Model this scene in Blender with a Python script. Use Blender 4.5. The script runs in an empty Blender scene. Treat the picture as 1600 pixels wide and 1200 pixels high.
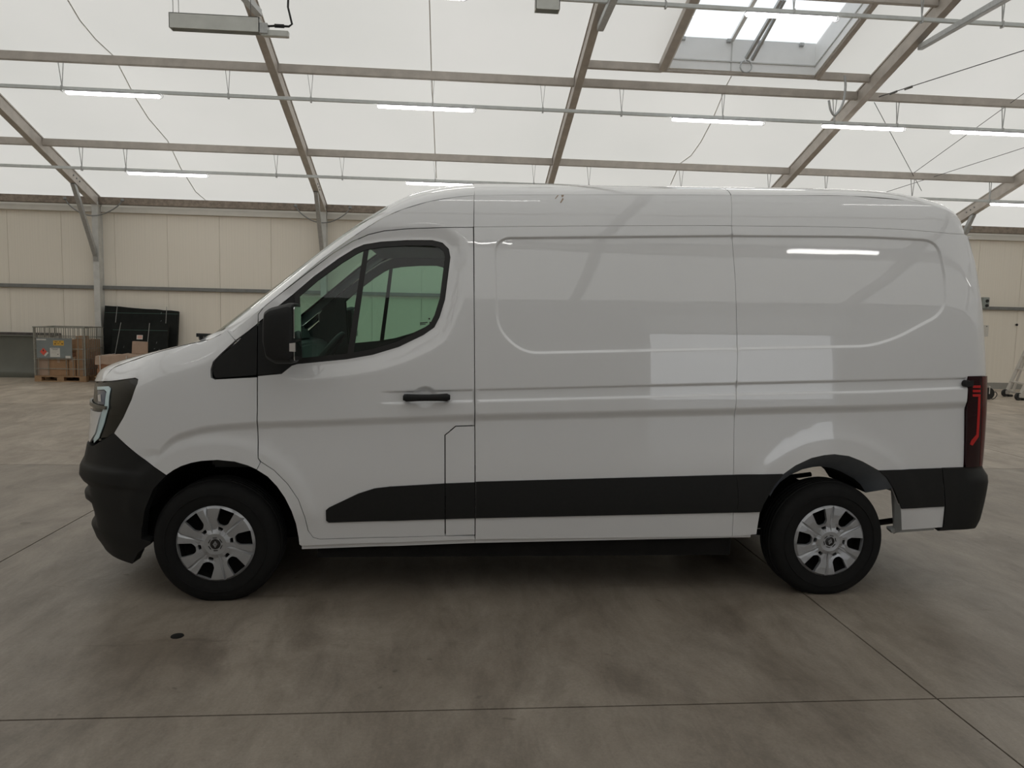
import bpy, bmesh, math, random
import numpy as np
from mathutils import Vector, Matrix
from mathutils.geometry import delaunay_2d_cdt

SC = bpy.context.scene
COL = SC.collection
random.seed(7)

# ------------------------------------------------------------------ camera
# world: X along the back wall and the van (to the right), Y away from the camera, Z up
FPX, PITCH, ROLL, YAW, EYE = 1170.3, -.09275, .021456, .08531, 1.6552
_cy, _sy, _cp, _sp = math.cos(YAW), math.sin(YAW), math.cos(PITCH), math.sin(PITCH)
CF = np.array([_sy*_cp, _cy*_cp, _sp])
_R0 = np.array([_cy, -_sy, 0.]); _U0 = np.cross(_R0, CF)
CR = _R0*math.cos(ROLL) + _U0*math.sin(ROLL)
CU = -_R0*math.sin(ROLL) + _U0*math.cos(ROLL)
CC = np.array([0., 0., EYE])
cd = bpy.data.cameras.new('camera'); cam = bpy.data.objects.new('camera', cd); COL.objects.link(cam)
cd.sensor_width = 36; cd.sensor_fit = 'HORIZONTAL'; cd.lens = FPX/1600*36; cd.clip_start = .05; cd.clip_end = 300
cam.matrix_world = Matrix(((CR[0], CU[0], -CF[0], 0), (CR[1], CU[1], -CF[1], 0), (CR[2], CU[2], -CF[2], EYE), (0, 0, 0, 1)))
SC.camera = cam

# ------------------------------------------------------------------ world, exposure
SKY = 1.30
w = bpy.data.worlds.new('overcast_sky'); SC.world = w; w.use_nodes = True
nt = w.node_tree; bg = nt.nodes['Background']
tc = nt.nodes.new('ShaderNodeTexCoord'); nz = nt.nodes.new('ShaderNodeTexNoise'); nz.inputs['Scale'].default_value = 2.2
nz.inputs['Detail'].default_value = 4
rp = nt.nodes.new('ShaderNodeValToRGB')
rp.color_ramp.elements[0].position = .35; rp.color_ramp.elements[0].color = (.90, .95, 1.0, 1)
rp.color_ramp.elements[1].position = .7; rp.color_ramp.elements[1].color = (.98, .99, 1.0, 1)
nt.links.new(tc.outputs['Generated'], nz.inputs['Vector']); nt.links.new(nz.outputs['Fac'], rp.inputs['Fac'])
nt.links.new(rp.outputs['Color'], bg.inputs['Color']); bg.inputs['Strength'].default_value = SKY
vs = SC.view_settings
SC.display_settings.display_device = 'sRGB'
vs.view_transform = 'Standard'; vs.look = 'None'; vs.exposure = 0.0; vs.gamma = 1.0; vs.use_curve_mapping = False
SC.cycles.max_bounces = 10; SC.cycles.diffuse_bounces = 6; SC.cycles.glossy_bounces = 5
SC.cycles.transmission_bounces = 10; SC.cycles.transparent_max_bounces = 16
SC.cycles.sample_clamp_indirect = 6.0
SC.cycles.caustics_reflective = False; SC.cycles.caustics_refractive = False

# ------------------------------------------------------------------ pixel rays (1600x1200 frame)
def ray(u, v): return CF + CR*(u-800)/FPX - CU*(v-600)/FPX
def proj(P):
    d = np.asarray(P, float) - CC; z = d @ CF
    return 800 + FPX*(d @ CR)/z, 600 - FPX*(d @ CU)/z
def onY(u, v, Y): d = ray(u, v); return CC + d*Y/d[1]
def onX(u, v, X): d = ray(u, v); return CC + d*X/d[0]
def onZ(u, v, Z): d = ray(u, v); return CC + d*(Z-EYE)/d[2]

# ------------------------------------------------------------------ materials
MATS = {}
def mat(name, col, rough=.5, metal=0., spec=.5, coat=0., coat_rough=.03, noise=0., nscale=5., bump=0., bscale=40., stretch=None,
        emit=0., emit_col=None, alpha=None):
    m = bpy.data.materials.new(name); m.use_nodes = True; t = m.node_tree; b = t.nodes['Principled BSDF']
    c = tuple(col)+(1,)
    b.inputs['Base Color'].default_value = c; b.inputs['Roughness'].default_value = rough
    b.inputs['Metallic'].default_value = metal; b.inputs['Specular IOR Level'].default_value = spec
    b.inputs['Coat Weight'].default_value = coat; b.inputs['Coat Roughness'].default_value = coat_rough
    if emit:
        b.inputs['Emission Color'].default_value = tuple(emit_col or col)+(1,); b.inputs['Emission Strength'].default_value = emit
    if noise or bump:
        tcn = t.nodes.new('ShaderNodeTexCoord'); mp = t.nodes.new('ShaderNodeMapping')
        t.links.new(tcn.outputs['Object'], mp.inputs['Vector'])
        if stretch: mp.inputs['Scale'].default_value = stretch
    if noise:
        n = t.nodes.new('ShaderNodeTexNoise'); n.inputs['Scale'].default_value = nscale; n.inputs['Detail'].default_value = 6
        n.inputs['Roughness'].default_value = .6
        r = t.nodes.new('ShaderNodeValToRGB')
        r.color_ramp.elements[0].position = .3; r.color_ramp.elements[1].position = .7
        r.color_ramp.elements[0].color = tuple(max(0, x*(1-noise)) for x in col)+(1,)
        r.color_ramp.elements[1].color = tuple(min(1, x*(1+noise)) for x in col)+(1,)
        t.links.new(mp.outputs['Vector'], n.inputs['Vector']); t.links.new(n.outputs['Fac'], r.inputs['Fac'])
        t.links.new(r.outputs['Color'], b.inputs['Base Color'])
    if bump:
        n2 = t.nodes.new('ShaderNodeTexNoise'); n2.inputs['Scale'].default_value = bscale; n2.inputs['Detail'].default_value = 4
        bp = t.nodes.new('ShaderNodeBump'); bp.inputs['Strength'].default_value = bump; bp.inputs['Distance'].default_value = .01
        t.links.new(mp.outputs['Vector'], n2.inputs['Vector']); t.links.new(n2.outputs['Fac'], bp.inputs['Height'])
        t.links.new(bp.outputs['Normal'], b.inputs['Normal'])
    MATS[name] = m
    return m

def glass_mat(name, tint, rough=0.0, spec=.5):
    """thin sheet: tinted straight-through light plus a Fresnel reflection"""
    m = bpy.data.materials.new(name); m.use_nodes = True; t = m.node_tree; t.nodes.clear()
    out = t.nodes.new('ShaderNodeOutputMaterial'); tr = t.nodes.new('ShaderNodeBsdfTransparent'); gl = t.nodes.new('ShaderNodeBsdfGlossy')
    lw = t.nodes.new('ShaderNodeLayerWeight'); mx = t.nodes.new('ShaderNodeMixShader')
    pw = t.nodes.new('ShaderNodeMath'); pw.operation = 'POWER'; pw.inputs[1].default_value = 5
    ma = t.nodes.new('ShaderNodeMath'); ma.operation = 'MULTIPLY_ADD'; ma.inputs[1].default_value = .9; ma.inputs[2].default_value = .07*spec/.5
    tr.inputs['Color'].default_value = tuple(tint)+(1,); gl.inputs['Roughness'].default_value = rough; lw.inputs['Blend'].default_value = .5
    t.links.new(lw.outputs['Facing'], pw.inputs[0]); t.links.new(pw.outputs[0], ma.inputs[0])
    t.links.new(ma.outputs[0], mx.inputs['Fac']); t.links.new(tr.outputs[0], mx.inputs[1]); t.links.new(gl.outputs[0], mx.inputs[2])
    t.links.new(mx.outputs[0], out.inputs['Surface']); MATS[name] = m
    return m

# ------------------------------------------------------------------ mesh builder
class MB:
    def __init__(s): s.v = []; s.f = []; s.mi = []
    def add(s, vs, fs, mi=0):
        o = len(s.v); s.v += [tuple(map(float, p)) for p in vs]; s.f += [tuple(i+o for i in f) for f in fs]; s.mi += [mi]*len(fs); return s
    def box(s, a, b, mi=0):
        (x0, y0, z0), (x1, y1, z1) = a, b
        x0, x1 = min(x0, x1), max(x0, x1); y0, y1 = min(y0, y1), max(y0, y1); z0, z1 = min(z0, z1), max(z0, z1)
        return s.add([(x0,y0,z0),(x1,y0,z0),(x1,y1,z0),(x0,y1,z0),(x0,y0,z1),(x1,y0,z1),(x1,y1,z1),(x0,y1,z1)],
                     [(0,3,2,1),(4,5,6,7),(0,1,5,4),(1,2,6,5),(2,3,7,6),(3,0,4,7)], mi)
    def bar(s, p, q, wx, wz, up=(0, 0, 1), mi=0, offs=(0, 0)):
        """rectangular bar p->q; wx across, wz along 'up'"""
        p = Vector(p); q = Vector(q); d = (q-p).normalized(); u = Vector(up); r = d.cross(u).normalized(); u = r.cross(d).normalized()
        o = r*offs[0] + u*offs[1]
        V = []
        for e in (p, q):
            for a, b in ((-1,-1),(1,-1),(1,1),(-1,1)): V.append(e+o+r*a*wx/2+u*b*wz/2)
        return s.add(V, [(3,2,1,0),(4,5,6,7),(0,1,5,4),(1,2,6,5),(2,3,7,6),(3,0,4,7)], mi)
    def tube(s, pts, r, n=8, mi=0, closed=False, caps=True):
        P = [Vector(p) for p in pts]; k = len(P); V = []; prev = None
        R = r if hasattr(r, '__len__') else [r]*k
        for i in range(k):
            if closed: d = P[(i+1) % k]-P[i-1]
            else: d = P[min(i+1, k-1)]-P[max(i-1, 0)]
            d.normalize()
            if prev is None:
                a = Vector((0, 0, 1)) if abs(d.z) < .9 else Vector((1, 0, 0)); u = d.cross(a).normalized()
            else:
                u = (prev-d*prev.dot(d)).normalized()
            prev = u; w_ = d.cross(u)
            for j in range(n):
                t = 2*math.pi*j/n; V.append(P[i]+(u*math.cos(t)+w_*math.sin(t))*R[i])
        Fs = []
        for i in range(k if closed else k-1):
            for j in range(n):
                a = i*n+j; b = i*n+(j+1) % n; c = ((i+1) % k)*n+(j+1) % n; d_ = ((i+1) % k)*n+j; Fs.append((a, b, c, d_))
        if caps and not closed:
            Fs.append(tuple(range(n))[::-1]); Fs.append(tuple((k-1)*n+j for j in range(n)))
        return s.add(V, Fs, mi)
    def lathe(s, prof, c=(0, 0, 0), axis='y', n=48, mi=0, close=False):
        """prof: list of (radius, along)"""
        V = []; m = len(prof)
        for i in range(n):
            t = 2*math.pi*i/n; ct, st = math.cos(t), math.sin(t)
            for r, a in prof:
                if axis == 'y': V.append((c[0]+r*ct, c[1]+a, c[2]+r*st))
                elif axis == 'x': V.append((c[0]+a, c[1]+r*ct, c[2]+r*st))
                else: V.append((c[0]+r*ct, c[1]+r*st, c[2]+a))
        Fs = []
        for i in range(n):
            j = (i+1) % n
            for k in range(m if close else m-1):
                k2 = (k+1) % m
                Fs.append((i*m+k, i*m+k2, j*m+k2, j*m+k))
        return s.add(V, Fs, mi)
    def prism(s, poly, h0, h1, plane='xz', mi=0):
        """poly 2D extruded between h0 and h1 along the third axis"""
        n = len(poly)
        def P(a, b, h): return {'xz': (a, h, b), 'xy': (a, b, h), 'yz': (h, a, b)}[plane]
        V = [P(a, b, h0) for a, b in poly]+[P(a, b, h1) for a, b in poly]
        Fs = [tuple(range(n)), tuple(range(2*n-1, n-1, -1))]+[(i, i+n, (i+1) % n+n, (i+1) % n) for i in range(n)]
        return s.add(V, Fs, mi)
    def xf(s, M):
        s.v = [tuple(M @ Vector(p)) for p in s.v]; return s
    def mesh(s, name, mats, smooth=False, bevel=0.):
        me = bpy.data.meshes.new(name); me.from_pydata(s.v, [], s.f)
        if not isinstance(mats, (list, tuple)): mats = [mats]
        for m in mats: me.materials.append(MATS[m] if isinstance(m, str) else m)
        if len(mats) > 1: me.polygons.foreach_set('material_index', s.mi)
        bm = bmesh.new(); bm.from_mesh(me); bmesh.ops.recalc_face_normals(bm, faces=bm.faces)
        if bevel: bmesh.ops.bevel(bm, geom=list(bm.edges), offset=bevel, segments=2, affect='EDGES', clamp_overlap=True)
        bm.to_mesh(me); bm.free()
        if smooth:
            me.polygons.foreach_set('use_smooth', [True]*len(me.polygons)); me.set_sharp_from_angle(angle=math.radians(smooth if smooth > 1 else 40))
        me.update(); return me

def link(name, me, parent=None, loc=(0, 0, 0), rot=(0, 0, 0), scale=None):
    o = bpy.data.objects.new(name, me); COL.objects.link(o); o.location = loc; o.rotation_euler = rot
    if scale: o.scale = scale
    if parent is not None: o.parent = parent
    return o
def tag(o, label=None, cat=None, group=None, kind=None):
    if label: o['label'] = label
    if cat: o['category'] = cat
    if group: o['group'] = group
    if kind: o['kind'] = kind
    return o
def empty(name, loc=(0, 0, 0), rot=(0, 0, 0), parent=None):
    o = bpy.data.objects.new(name, None); COL.objects.link(o); o.location = loc; o.rotation_euler = rot; o.empty_display_size = .1
    if parent is not None: o.parent = parent
    return o
def copy_tree(o, parent=None):
    c = o.copy(); COL.objects.link(c); c.parent = parent
    for ch in list(o.children): copy_tree(ch, c)
    return c
# ================================================================== the hall
TAN = math.tan(math.radians(18)); YW = 18.19; YF = -4.6
FX = [2.14+5.08*k for k in range(-4, 5)]            # portal frames
X0, X1 = FX[0], FX[-1]
ZE_M, ZE_R = 4.16, 3.85                            # membrane / rafter underside height at the back wall
YR = (YW+YF)/2                                     # ridge
def zroof(Y, ze): return ze+(YW-Y)*TAN if Y >= YR else ze+(Y-YF)*TAN
def onroof(u, v, ze):
    d = ray(u, v); k = (ze+YW*TAN-EYE)/(d[2]+d[1]*TAN); return CC+d*k

# --- materials of the setting
def concrete(nm='concrete', k=1.0):
    m = bpy.data.materials.new(nm); m.use_nodes = True; t = m.node_tree; b = t.nodes['Principled BSDF']; L = t.links.new
    g = t.nodes.new('ShaderNodeNewGeometry')
    def noise(scale, detail, stretch=(1, 1, 1), rough=.6, rot=0):
        mp = t.nodes.new('ShaderNodeMapping'); mp.inputs['Scale'].default_value = stretch; mp.inputs['Rotation'].default_value = (0, 0, rot)
        n = t.nodes.new('ShaderNodeTexNoise'); n.inputs['Scale'].default_value = scale; n.inputs['Detail'].default_value = detail
        n.inputs['Roughness'].default_value = rough; n.inputs['Distortion'].default_value = .6
        L(g.outputs['Position'], mp.inputs['Vector']); L(mp.outputs['Vector'], n.inputs['Vector']); return n.outputs['Fac']
    def ramp(f, p0, c0, p1, c1):
        r = t.nodes.new('ShaderNodeValToRGB'); e = r.color_ramp.elements
        e[0].position = p0; e[0].color = c0+(1,); e[1].position = p1; e[1].color = c1+(1,); L(f, r.inputs['Fac']); return r.outputs['Color']
    def mix(a, bb, fac, mode='MULTIPLY'):
        x = t.nodes.new('ShaderNodeMix'); x.data_type = 'RGBA'; x.blend_type = mode; x.inputs['Factor'].default_value = fac
        L(a, x.inputs['A']); L(bb, x.inputs['B']); return x.outputs['Result']
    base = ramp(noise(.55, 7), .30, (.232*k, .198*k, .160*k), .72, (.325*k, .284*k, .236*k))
    st = ramp(noise(1.3, 8, (1, .5, 1), .72, .5), .38, (.60, .57, .54), .60, (1, 1, 1))          # trowel sweeps, tyre smears
    st2 = ramp(noise(5.0, 7, (1, .35, 1), .75, -.7), .34, (.66, .65, .64), .58, (1.03, 1.03, 1.03))
    st3 = ramp(noise(3.0, 3, (.25, 1.6, 1), .6, .9), .66, (1, 1, 1), .73, (.72, .69, .66))        # faint drag marks
    fine = ramp(noise(70, 3), .3, (.86, .86, .86), .7, (1.06, 1.06, 1.06))
    spots = ramp(noise(9, 2, (1, 1, 1), .4), .735, (1, 1, 1), .765, (.55, .53, .5))
    c = mix(mix(mix(mix(mix(base, st, .85), st2, .75), st3, .7), fine, .9), spots, .8)
    L(c, b.inputs['Base Color'])
    rr = t.nodes.new('ShaderNodeMapRange'); rr.inputs['To Min'].default_value = .42; rr.inputs['To Max'].default_value = .65
    b.inputs['Coat Weight'].default_value = .22; b.inputs['Coat Roughness'].default_value = .34
    L(noise(1.3, 4), rr.inputs['Value']); L(rr.outputs['Result'], b.inputs['Roughness'])
    bp = t.nodes.new('ShaderNodeBump'); bp.inputs['Strength'].default_value = .12; bp.inputs['Distance'].default_value = .004
    L(noise(35, 5), bp.inputs['Height']); L(bp.outputs['Normal'], b.inputs['Normal'])
    MATS[nm] = m
concrete(); concrete('concrete_lit_mid', 1.42); concrete('concrete_lit_far', 1.8)  # two copies lightened in colour, standing in for brighter light on the far floor
mat('joint', (.05, .045, .04), .9, bump=.3, bscale=60)
mat('asphalt', (.16, .16, .16), .85, noise=.25, nscale=30)
mat('wall_panel', (.84, .79, .70), .55, noise=.035, nscale=1.2, bump=.05, bscale=9, stretch=(30, 30, .3))
mat('front_panel', (.30, .29, .27), .6, noise=.05, nscale=1.2)
mat('alu', (.60, .60, .58), .5, metal=.25, noise=.10, nscale=6)
mat('alu_brown', (.53, .49, .45), .5, metal=.2, noise=.12, nscale=5)
mat('alu_rust', (.27, .225, .185), .6, metal=.25, noise=.30, nscale=14)
mat('galv', (.48, .49, .49), .45, metal=.6, noise=.12, nscale=20)
mat('rail_grey', (.66, .69, .69), .45, metal=.15, noise=.08, nscale=8)
mat('steel_dark', (.23, .235, .23), .5, metal=.5, noise=.1, nscale=12)
mat('wire', (.10, .10, .10), .5, metal=.4, noise=.1)
mat('white_paint', (.90, .90, .89), .45, noise=.02)
mat('offwhite', (.66, .64, .59), .5, noise=.04)
mat('skirting', (.30, .295, .27), .6, noise=.08, nscale=3)
mat('black_plastic', (.012, .012, .012), .5, noise=.2, nscale=20)
def membrane():
    m = bpy.data.materials.new('membrane'); m.use_nodes = True; t = m.node_tree; t.nodes.clear(); L = t.links.new
    out = t.nodes.new('ShaderNodeOutputMaterial'); tr = t.nodes.new('ShaderNodeBsdfTranslucent'); df = t.nodes.new('ShaderNodeBsdfDiffuse')
    mx = t.nodes.new('ShaderNodeMixShader'); g = t.nodes.new('ShaderNodeNewGeometry')
    n = t.nodes.new('ShaderNodeTexNoise'); n.inputs['Scale'].default_value = .35; n.inputs['Detail'].default_value = 4
    r = t.nodes.new('ShaderNodeValToRGB'); e = r.color_ramp.elements
    e[0].position = .3; e[0].color = (.81, .785, .725, 1); e[1].position = .7; e[1].color = (.87, .835, .775, 1)
    L(g.outputs['Position'], n.inputs['Vector']); L(n.outputs['Fac'], r.inputs['Fac']); L(r.outputs['Color'], tr.inputs['Color'])
    df.inputs['Color'].default_value = (.74, .735, .71, 1); mx.inputs['Fac'].default_value = .42
    L(tr.outputs[0], mx.inputs[1]); L(df.outputs[0], mx.inputs[2]); L(mx.outputs[0], out.inputs['Surface']); MATS['membrane'] = m
membrane()
glass_mat('sky_glass', (.98, .99, .99))

# --- floor: joint bed, slabs
GX = [2.176+5.03*k for k in range(-5, 5)]; GY = [YF-.2]+[3.005+5.03*k for k in range(-1, 4)]
GX = [X0-.3]+[x for x in GX if X0+.5 < x < X1-.5]+[X1+.3]
GY = [YF-.15]+[y for y in [3.005+5.03*k for k in range(-1, 4)] if YF+.5 < y < YW-.5]+[YW+.15]
floor = tag(link('floor', MB().box((X0-.4, YF-.25, -.30), (X1+.4, YW+.25, -.012)).mesh('floor', 'joint')), 'grey brown concrete hall floor with sawn joints', kind='structure')
for i in range(len(GX)-1):
    for j in range(len(GY)-1):
        g = .0045
        me = MB().box((GX[i]+g, GY[j]+g, -.012), (GX[i+1]-g, GY[j+1]-g, 0)).mesh('slab', 'concrete' if GY[j] < 5 else 'concrete_lit_mid' if GY[j] < 10 else 'concrete_lit_far'); link('slab', me, floor)  # rows further back take the copies with painted-in brightness
tag(link('ground', MB().box((-80, -90, -.5), (80, 90, -.31)).mesh('ground', 'asphalt')), 'grey yard outside the hall', kind='structure')

# --- back wall
ZT = 3.80
wall = tag(link('wall_back', MB().box((X0, YW+.05, 0), (X1, YW+.13, ZT+.06)).mesh('wall_back', 'wall_panel')), 'cream insulated panel wall', kind='structure')
xs = []
x = onY(97, 400, YW)[0]
while x > X0: x -= 1.172
x += 1.172
xs = [X0]
while x < X1-.1: xs.append(x); x += 1.172
xs.append(X1)
for a, b in zip(xs[:-1], xs[1:]):
    w_ = b-a-.005
    me = MB().box((0, 0, .16), (w_, .05, ZT)).mesh('panel', 'wall_panel', bevel=.003); link('panel', me, wall, (a+.0025, YW, 0))
def girt(name, zb, zt, y0, y1, m, parent=wall):
    for k in range(len(FX)-1):
        link(name, MB().box((FX[k]+.06, y0, zb), (FX[k+1]-.06, y1, zt)).mesh(name, m, bevel=.006), parent)
zr = onY(400, 457, YW-.06)[2]
girt('girt', zr-.005, zr+.075, YW-.075, YW, 'steel_dark')
girt('top_rail', ZT-.02, ZT+.10, YW-.09, YW+.02, 'offwhite')
girt('eave_purlin', 3.95, 4.11, YW-.16, YW-.02, 'alu_rust')
girt('valance', ZT+.10, 3.96, YW-.03, YW-.02, 'membrane')
tag(link('baseboard_back', MB().box((X0, YW-.02, 0), (X1, YW, .16)).mesh('baseboard_back', 'skirting')), 'grey skirting strip', kind='structure')
for fx in FX:
    c = MB(); c.box((fx-.065, YW-.235, 0), (fx+.065, YW-.215, 4.0)); c.box((fx-.055, YW-.215, 0), (fx+.055, YW-.02, 4.0)); c.box((fx-.065, YW-.02, 0), (fx+.065, YW, 4.0))
    c.box((fx-.10, YW-.27, 0), (fx+.10, YW, .015))
    co = link('column', c.mesh('column', 'alu'), wall)
    kb = MB().bar((fx, YW-.24, 2.78), (fx, YW-1.18, zroof(YW-1.18, ZE_R)+.01), .085, .10, up=(0, 1, 0)).bar((fx, YW-.235, 2.66), (fx, YW-.3, 2.95), .10, .04, up=(0, 1, 0))
    link('knee_brace', kb.mesh('knee_brace', 'galv', bevel=.006), co)
    sc = MB()                                       # tensioning cable slung around the column head
    pts = [(fx-.62+1.24*i/14, YW-.26-.10*math.sin(math.pi*i/14), 4.02-.36*math.sin(math.pi*i/14)**.75) for i in range(15)]
    sc.tube(pts, .014, 6); sc.lathe([(0, 0), (.045, 0), (.03, .05), (0, .05)], (pts[0][0], pts[0][1], pts[0][2]), 'z', 8); sc.lathe([(0, 0), (.045, 0), (.03, .05), (0, .05)], (pts[-1][0], pts[-1][1], pts[-1][2]), 'z', 8)
    link('sling_cable', sc.mesh('sling_cable', 'steel_dark', smooth=50), wall)

# --- ceiling: membrane bays, rafters, purlins
ceil = tag(empty('ceiling', (0, YR, 0)), 'translucent white membrane roof on metal frames', kind='structure')
def memb_quad(xa, xb, ya, yb, name='membrane_panel'):
    m = MB(); n = 6
    for k in range(n):
        y0 = ya+(yb-ya)*k/n; y1 = ya+(yb-ya)*(k+1)/n
        m.add([(xa, y0, zroof(y0, ZE_M)), (xb, y0, zroof(y0, ZE_M)), (xb, y1, zroof(y1, ZE_M)), (xa, y1, zroof(y1, ZE_M))], [(0, 1, 2, 3)])
    o = link(name, m.mesh(name, 'membrane'), ceil); o.matrix_parent_inverse = Matrix.Translation((0, -YR, 0)); return o
def cp(name, me):                                  # child of the ceiling, in world coordinates
    o = link(name, me, ceil); o.matrix_parent_inverse = Matrix.Translation((0, -YR, 0)); return o
# skylight opening, in the bay FX[4]..FX[5]
SKc = [onroof(1046, 99, ZE_M-.03), onroof(1273, 111, ZE_M-.03)]
SX0, SX1 = SKc[0][0], SKc[1][0]; SY1 = (SKc[0][1]+SKc[1][1])/2; SY0 = SY1-1.62
for k in range(len(FX)-1):
    xa, xb = FX[k]-.0, FX[k+1]+.0
    if k == 4:
        memb_quad(xa, xb, SY1, YW+.1); memb_quad(xa, xb, YR, SY0)
        memb_quad(xa, SX0, SY0, SY1); memb_quad(SX1, xb, SY0, SY1)
    else:
        memb_quad(xa, xb, YR, YW+.1)
    memb_quad(xa, xb, YF-.1, YR)
def ibeam(fx, ya, yb):
    m = MB(); za, zb = zroof(ya, ZE_R), zroof(yb, ZE_R)
    def sec(x0, x1, h0, h1): m.add([(x0, ya, za+h0), (x1, ya, za+h0), (x1, ya, za+h1), (x0, ya, za+h1), (x0, yb, zb+h0), (x1, yb, zb+h0), (x1, yb, zb+h1), (x0, yb, zb+h1)],
        [(0, 1, 2, 3), (7, 6, 5, 4), (0, 4, 5, 1), (1, 5, 6, 2), (2, 6, 7, 3), (3, 7, 4, 0)])
    sec(fx-.062, fx+.062, 0, .022); sec(fx-.05, fx+.05, .022, .235); sec(fx-.065, fx+.065, .235, .262)
    return m
for fx in FX:
    r_ = cp('rafter', ibeam(fx, YR, YW-.02).mesh('rafter', 'alu_brown')); cp('rafter', ibeam(fx, YF+.02, YR).mesh('rafter', 'alu_brown'))
    b = MB()
    for q in range(3):
        yy = YW-1.0-.13*q
        for sx in (-1, 1): b.lathe([(0, 0), (.018, 0), (.018, sx*.012), (0, sx*.012)], (fx+sx*.05, yy, zroof(yy, ZE_R)+.13), 'x', 8)
    o = link('bolt_row', b.mesh('bolt_row', 'steel_dark'), r_)
PURL = [(13.19, 5.58), (15.76, 4.745)]
def purlin(Y, zb, h=.14, w_=.075, k0=0, k1=8):
    for k in range(k0, k1):
        cp('purlin', MB().box((FX[k]+.05, Y-w_/2, zb), (FX[k+1]-.05, Y+w_/2, zb+h)).mesh('purlin', 'alu_brown', bevel=.008))
for Y, zb in PURL: purlin(Y, zb)
for dy in (2.57,):
    for k in (0, 1, 2, 3, 5, 6, 7): purlin(13.19-dy, 5.58+dy*TAN, k0=k, k1=k+1)
purlin(YR+.9, zroof(YR+.9, ZE_M)-.20)
for Y in (YF+2.4, YF+5.0, YF+7.6, YF+10.2): purlin(Y, zroof(Y, ZE_M)-.19)
purlin(YR, zroof(YR, ZE_M)-.22, h=.2, w_=.12)

# --- skylight
sky = tag(empty('window_1', ((SX0+SX1)/2, SY1, zroof(SY1, ZE_M))), 'bright glazed roof skylight with white upstand', kind='structure')
def sp(name, me):
    o = link(name, me, sky); o.matrix_parent_inverse = Matrix.Translation((-(SX0+SX1)/2, -SY1, -zroof(SY1, ZE_M))); return o
def roofbox(xa, xb, ya, yb, h0, h1, m, name):
    za, zb = zroof(ya, ZE_M), zroof(yb, ZE_M)
    return sp(name, MB().add([(xa, ya, za+h0), (xb, ya, za+h0), (xb, ya, za+h1), (xa, ya, za+h1), (xa, yb, zb+h0), (xb, yb, zb+h0), (xb, yb, zb+h1), (xa, yb, zb+h1)],
        [(0, 1, 2, 3), (7, 6, 5, 4), (0, 4, 5, 1), (1, 5, 6, 2), (2, 6, 7, 3), (3, 7, 4, 0)]).mesh(name, m))
roofbox(SX0-.02, SX1+.02, SY1, SY1+.03, -.10, .42, 'white_paint', 'upstand')
roofbox(SX0-.02, SX1+.02, SY0-.03, SY0, -.10, .42, 'white_paint', 'upstand')
roofbox(SX0-.03, SX0, SY0, SY1, -.10, .42, 'white_paint', 'upstand')
roofbox(SX1, SX1+.03, SY0, SY1, -.10, .42, 'white_paint', 'upstand')
SXM = onroof(1146, 95, ZE_M)[0]
for a, b in ((SX0, SXM-.02), (SXM+.02, SX1)): roofbox(a+.02, b-.02, SY0, SY1, .40, .405, 'sky_glass', 'pane')
roofbox(SXM-.03, SXM+.03, SY0, SY1, .38, .43, 'white_paint', 'mullion')
roofbox(SX0, SX1, SY1-.015, SY1-.003, .035, .055, 'alu', 'reveal_trim'); roofbox(SX1-.015, SX1-.003, SY0, SY1, .035, .055, 'alu', 'reveal_trim')
roofbox(SXM-.008, SXM+.008, SY1-.012, SY1-.002, -.10, .38, 'alu', 'reveal_trim')
for t_ in (.07, .38, .60, .88): roofbox(SX0+(SX1-SX0)*t_, SX0+(SX1-SX0)*t_+.07, SY1-.05, SY1-.003, .345, .39, 'galv', 'hinge')
za = zroof(SY1-.25, ZE_M)
act = MB().bar((SXM+.22, SY1-.10, za+.0), (SXM+.40, SY1-.95, za+.62), .05, .05).bar((SXM+.32, SY1-.10, za-.02), (SXM+.46, SY1-.95, za+.62), .04, .05)
act.tube([(SXM+.22+.1*math.sin(a), SY1-.10, za-.03-.10*(1-math.cos(a))) for a in [i*.5 for i in range(13)]], .012, 6)
sp('opener_arm', act.mesh('opener_arm', 'galv'))
# trimmers around the opening
def trim(p, q, wx, wz, m='alu_brown', nm='trimmer'): cp(nm, MB().bar(p, q, wx, wz).mesh(nm, m, bevel=.006))
zt1 = zroof(SY1+.06, ZE_M)-.07
trim((FX[4]+.05, SY1+.07, zt1), (SX0-.1, SY1+.07, zt1), .08, .13); trim((SX1+.1, SY1+.07, zt1), (FX[5]-.05, SY1+.07, zt1), .08, .13)
trim((SX0-.1, SY1+.07, zt1-.03), (SX1+.1, SY1+.07, zt1-.03), .08, .05)
zt0 = zroof(SY0-.07, ZE_M)-.07
trim((FX[4]+.05, SY0-.07, zt0), (FX[5]-.05, SY0-.07, zt0), .08, .13)
trim((SX0-.1, SY0-.07, zt0), (SX0-.1, SY1+.07, zt1), .13, .13); trim((SX1+.07, SY0-.07, zt0), (SX1+.07, SY1+.07, zt1), .09, .13)

mat('seam_grey', (.70, .69, .66), .6, noise=.05)
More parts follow.
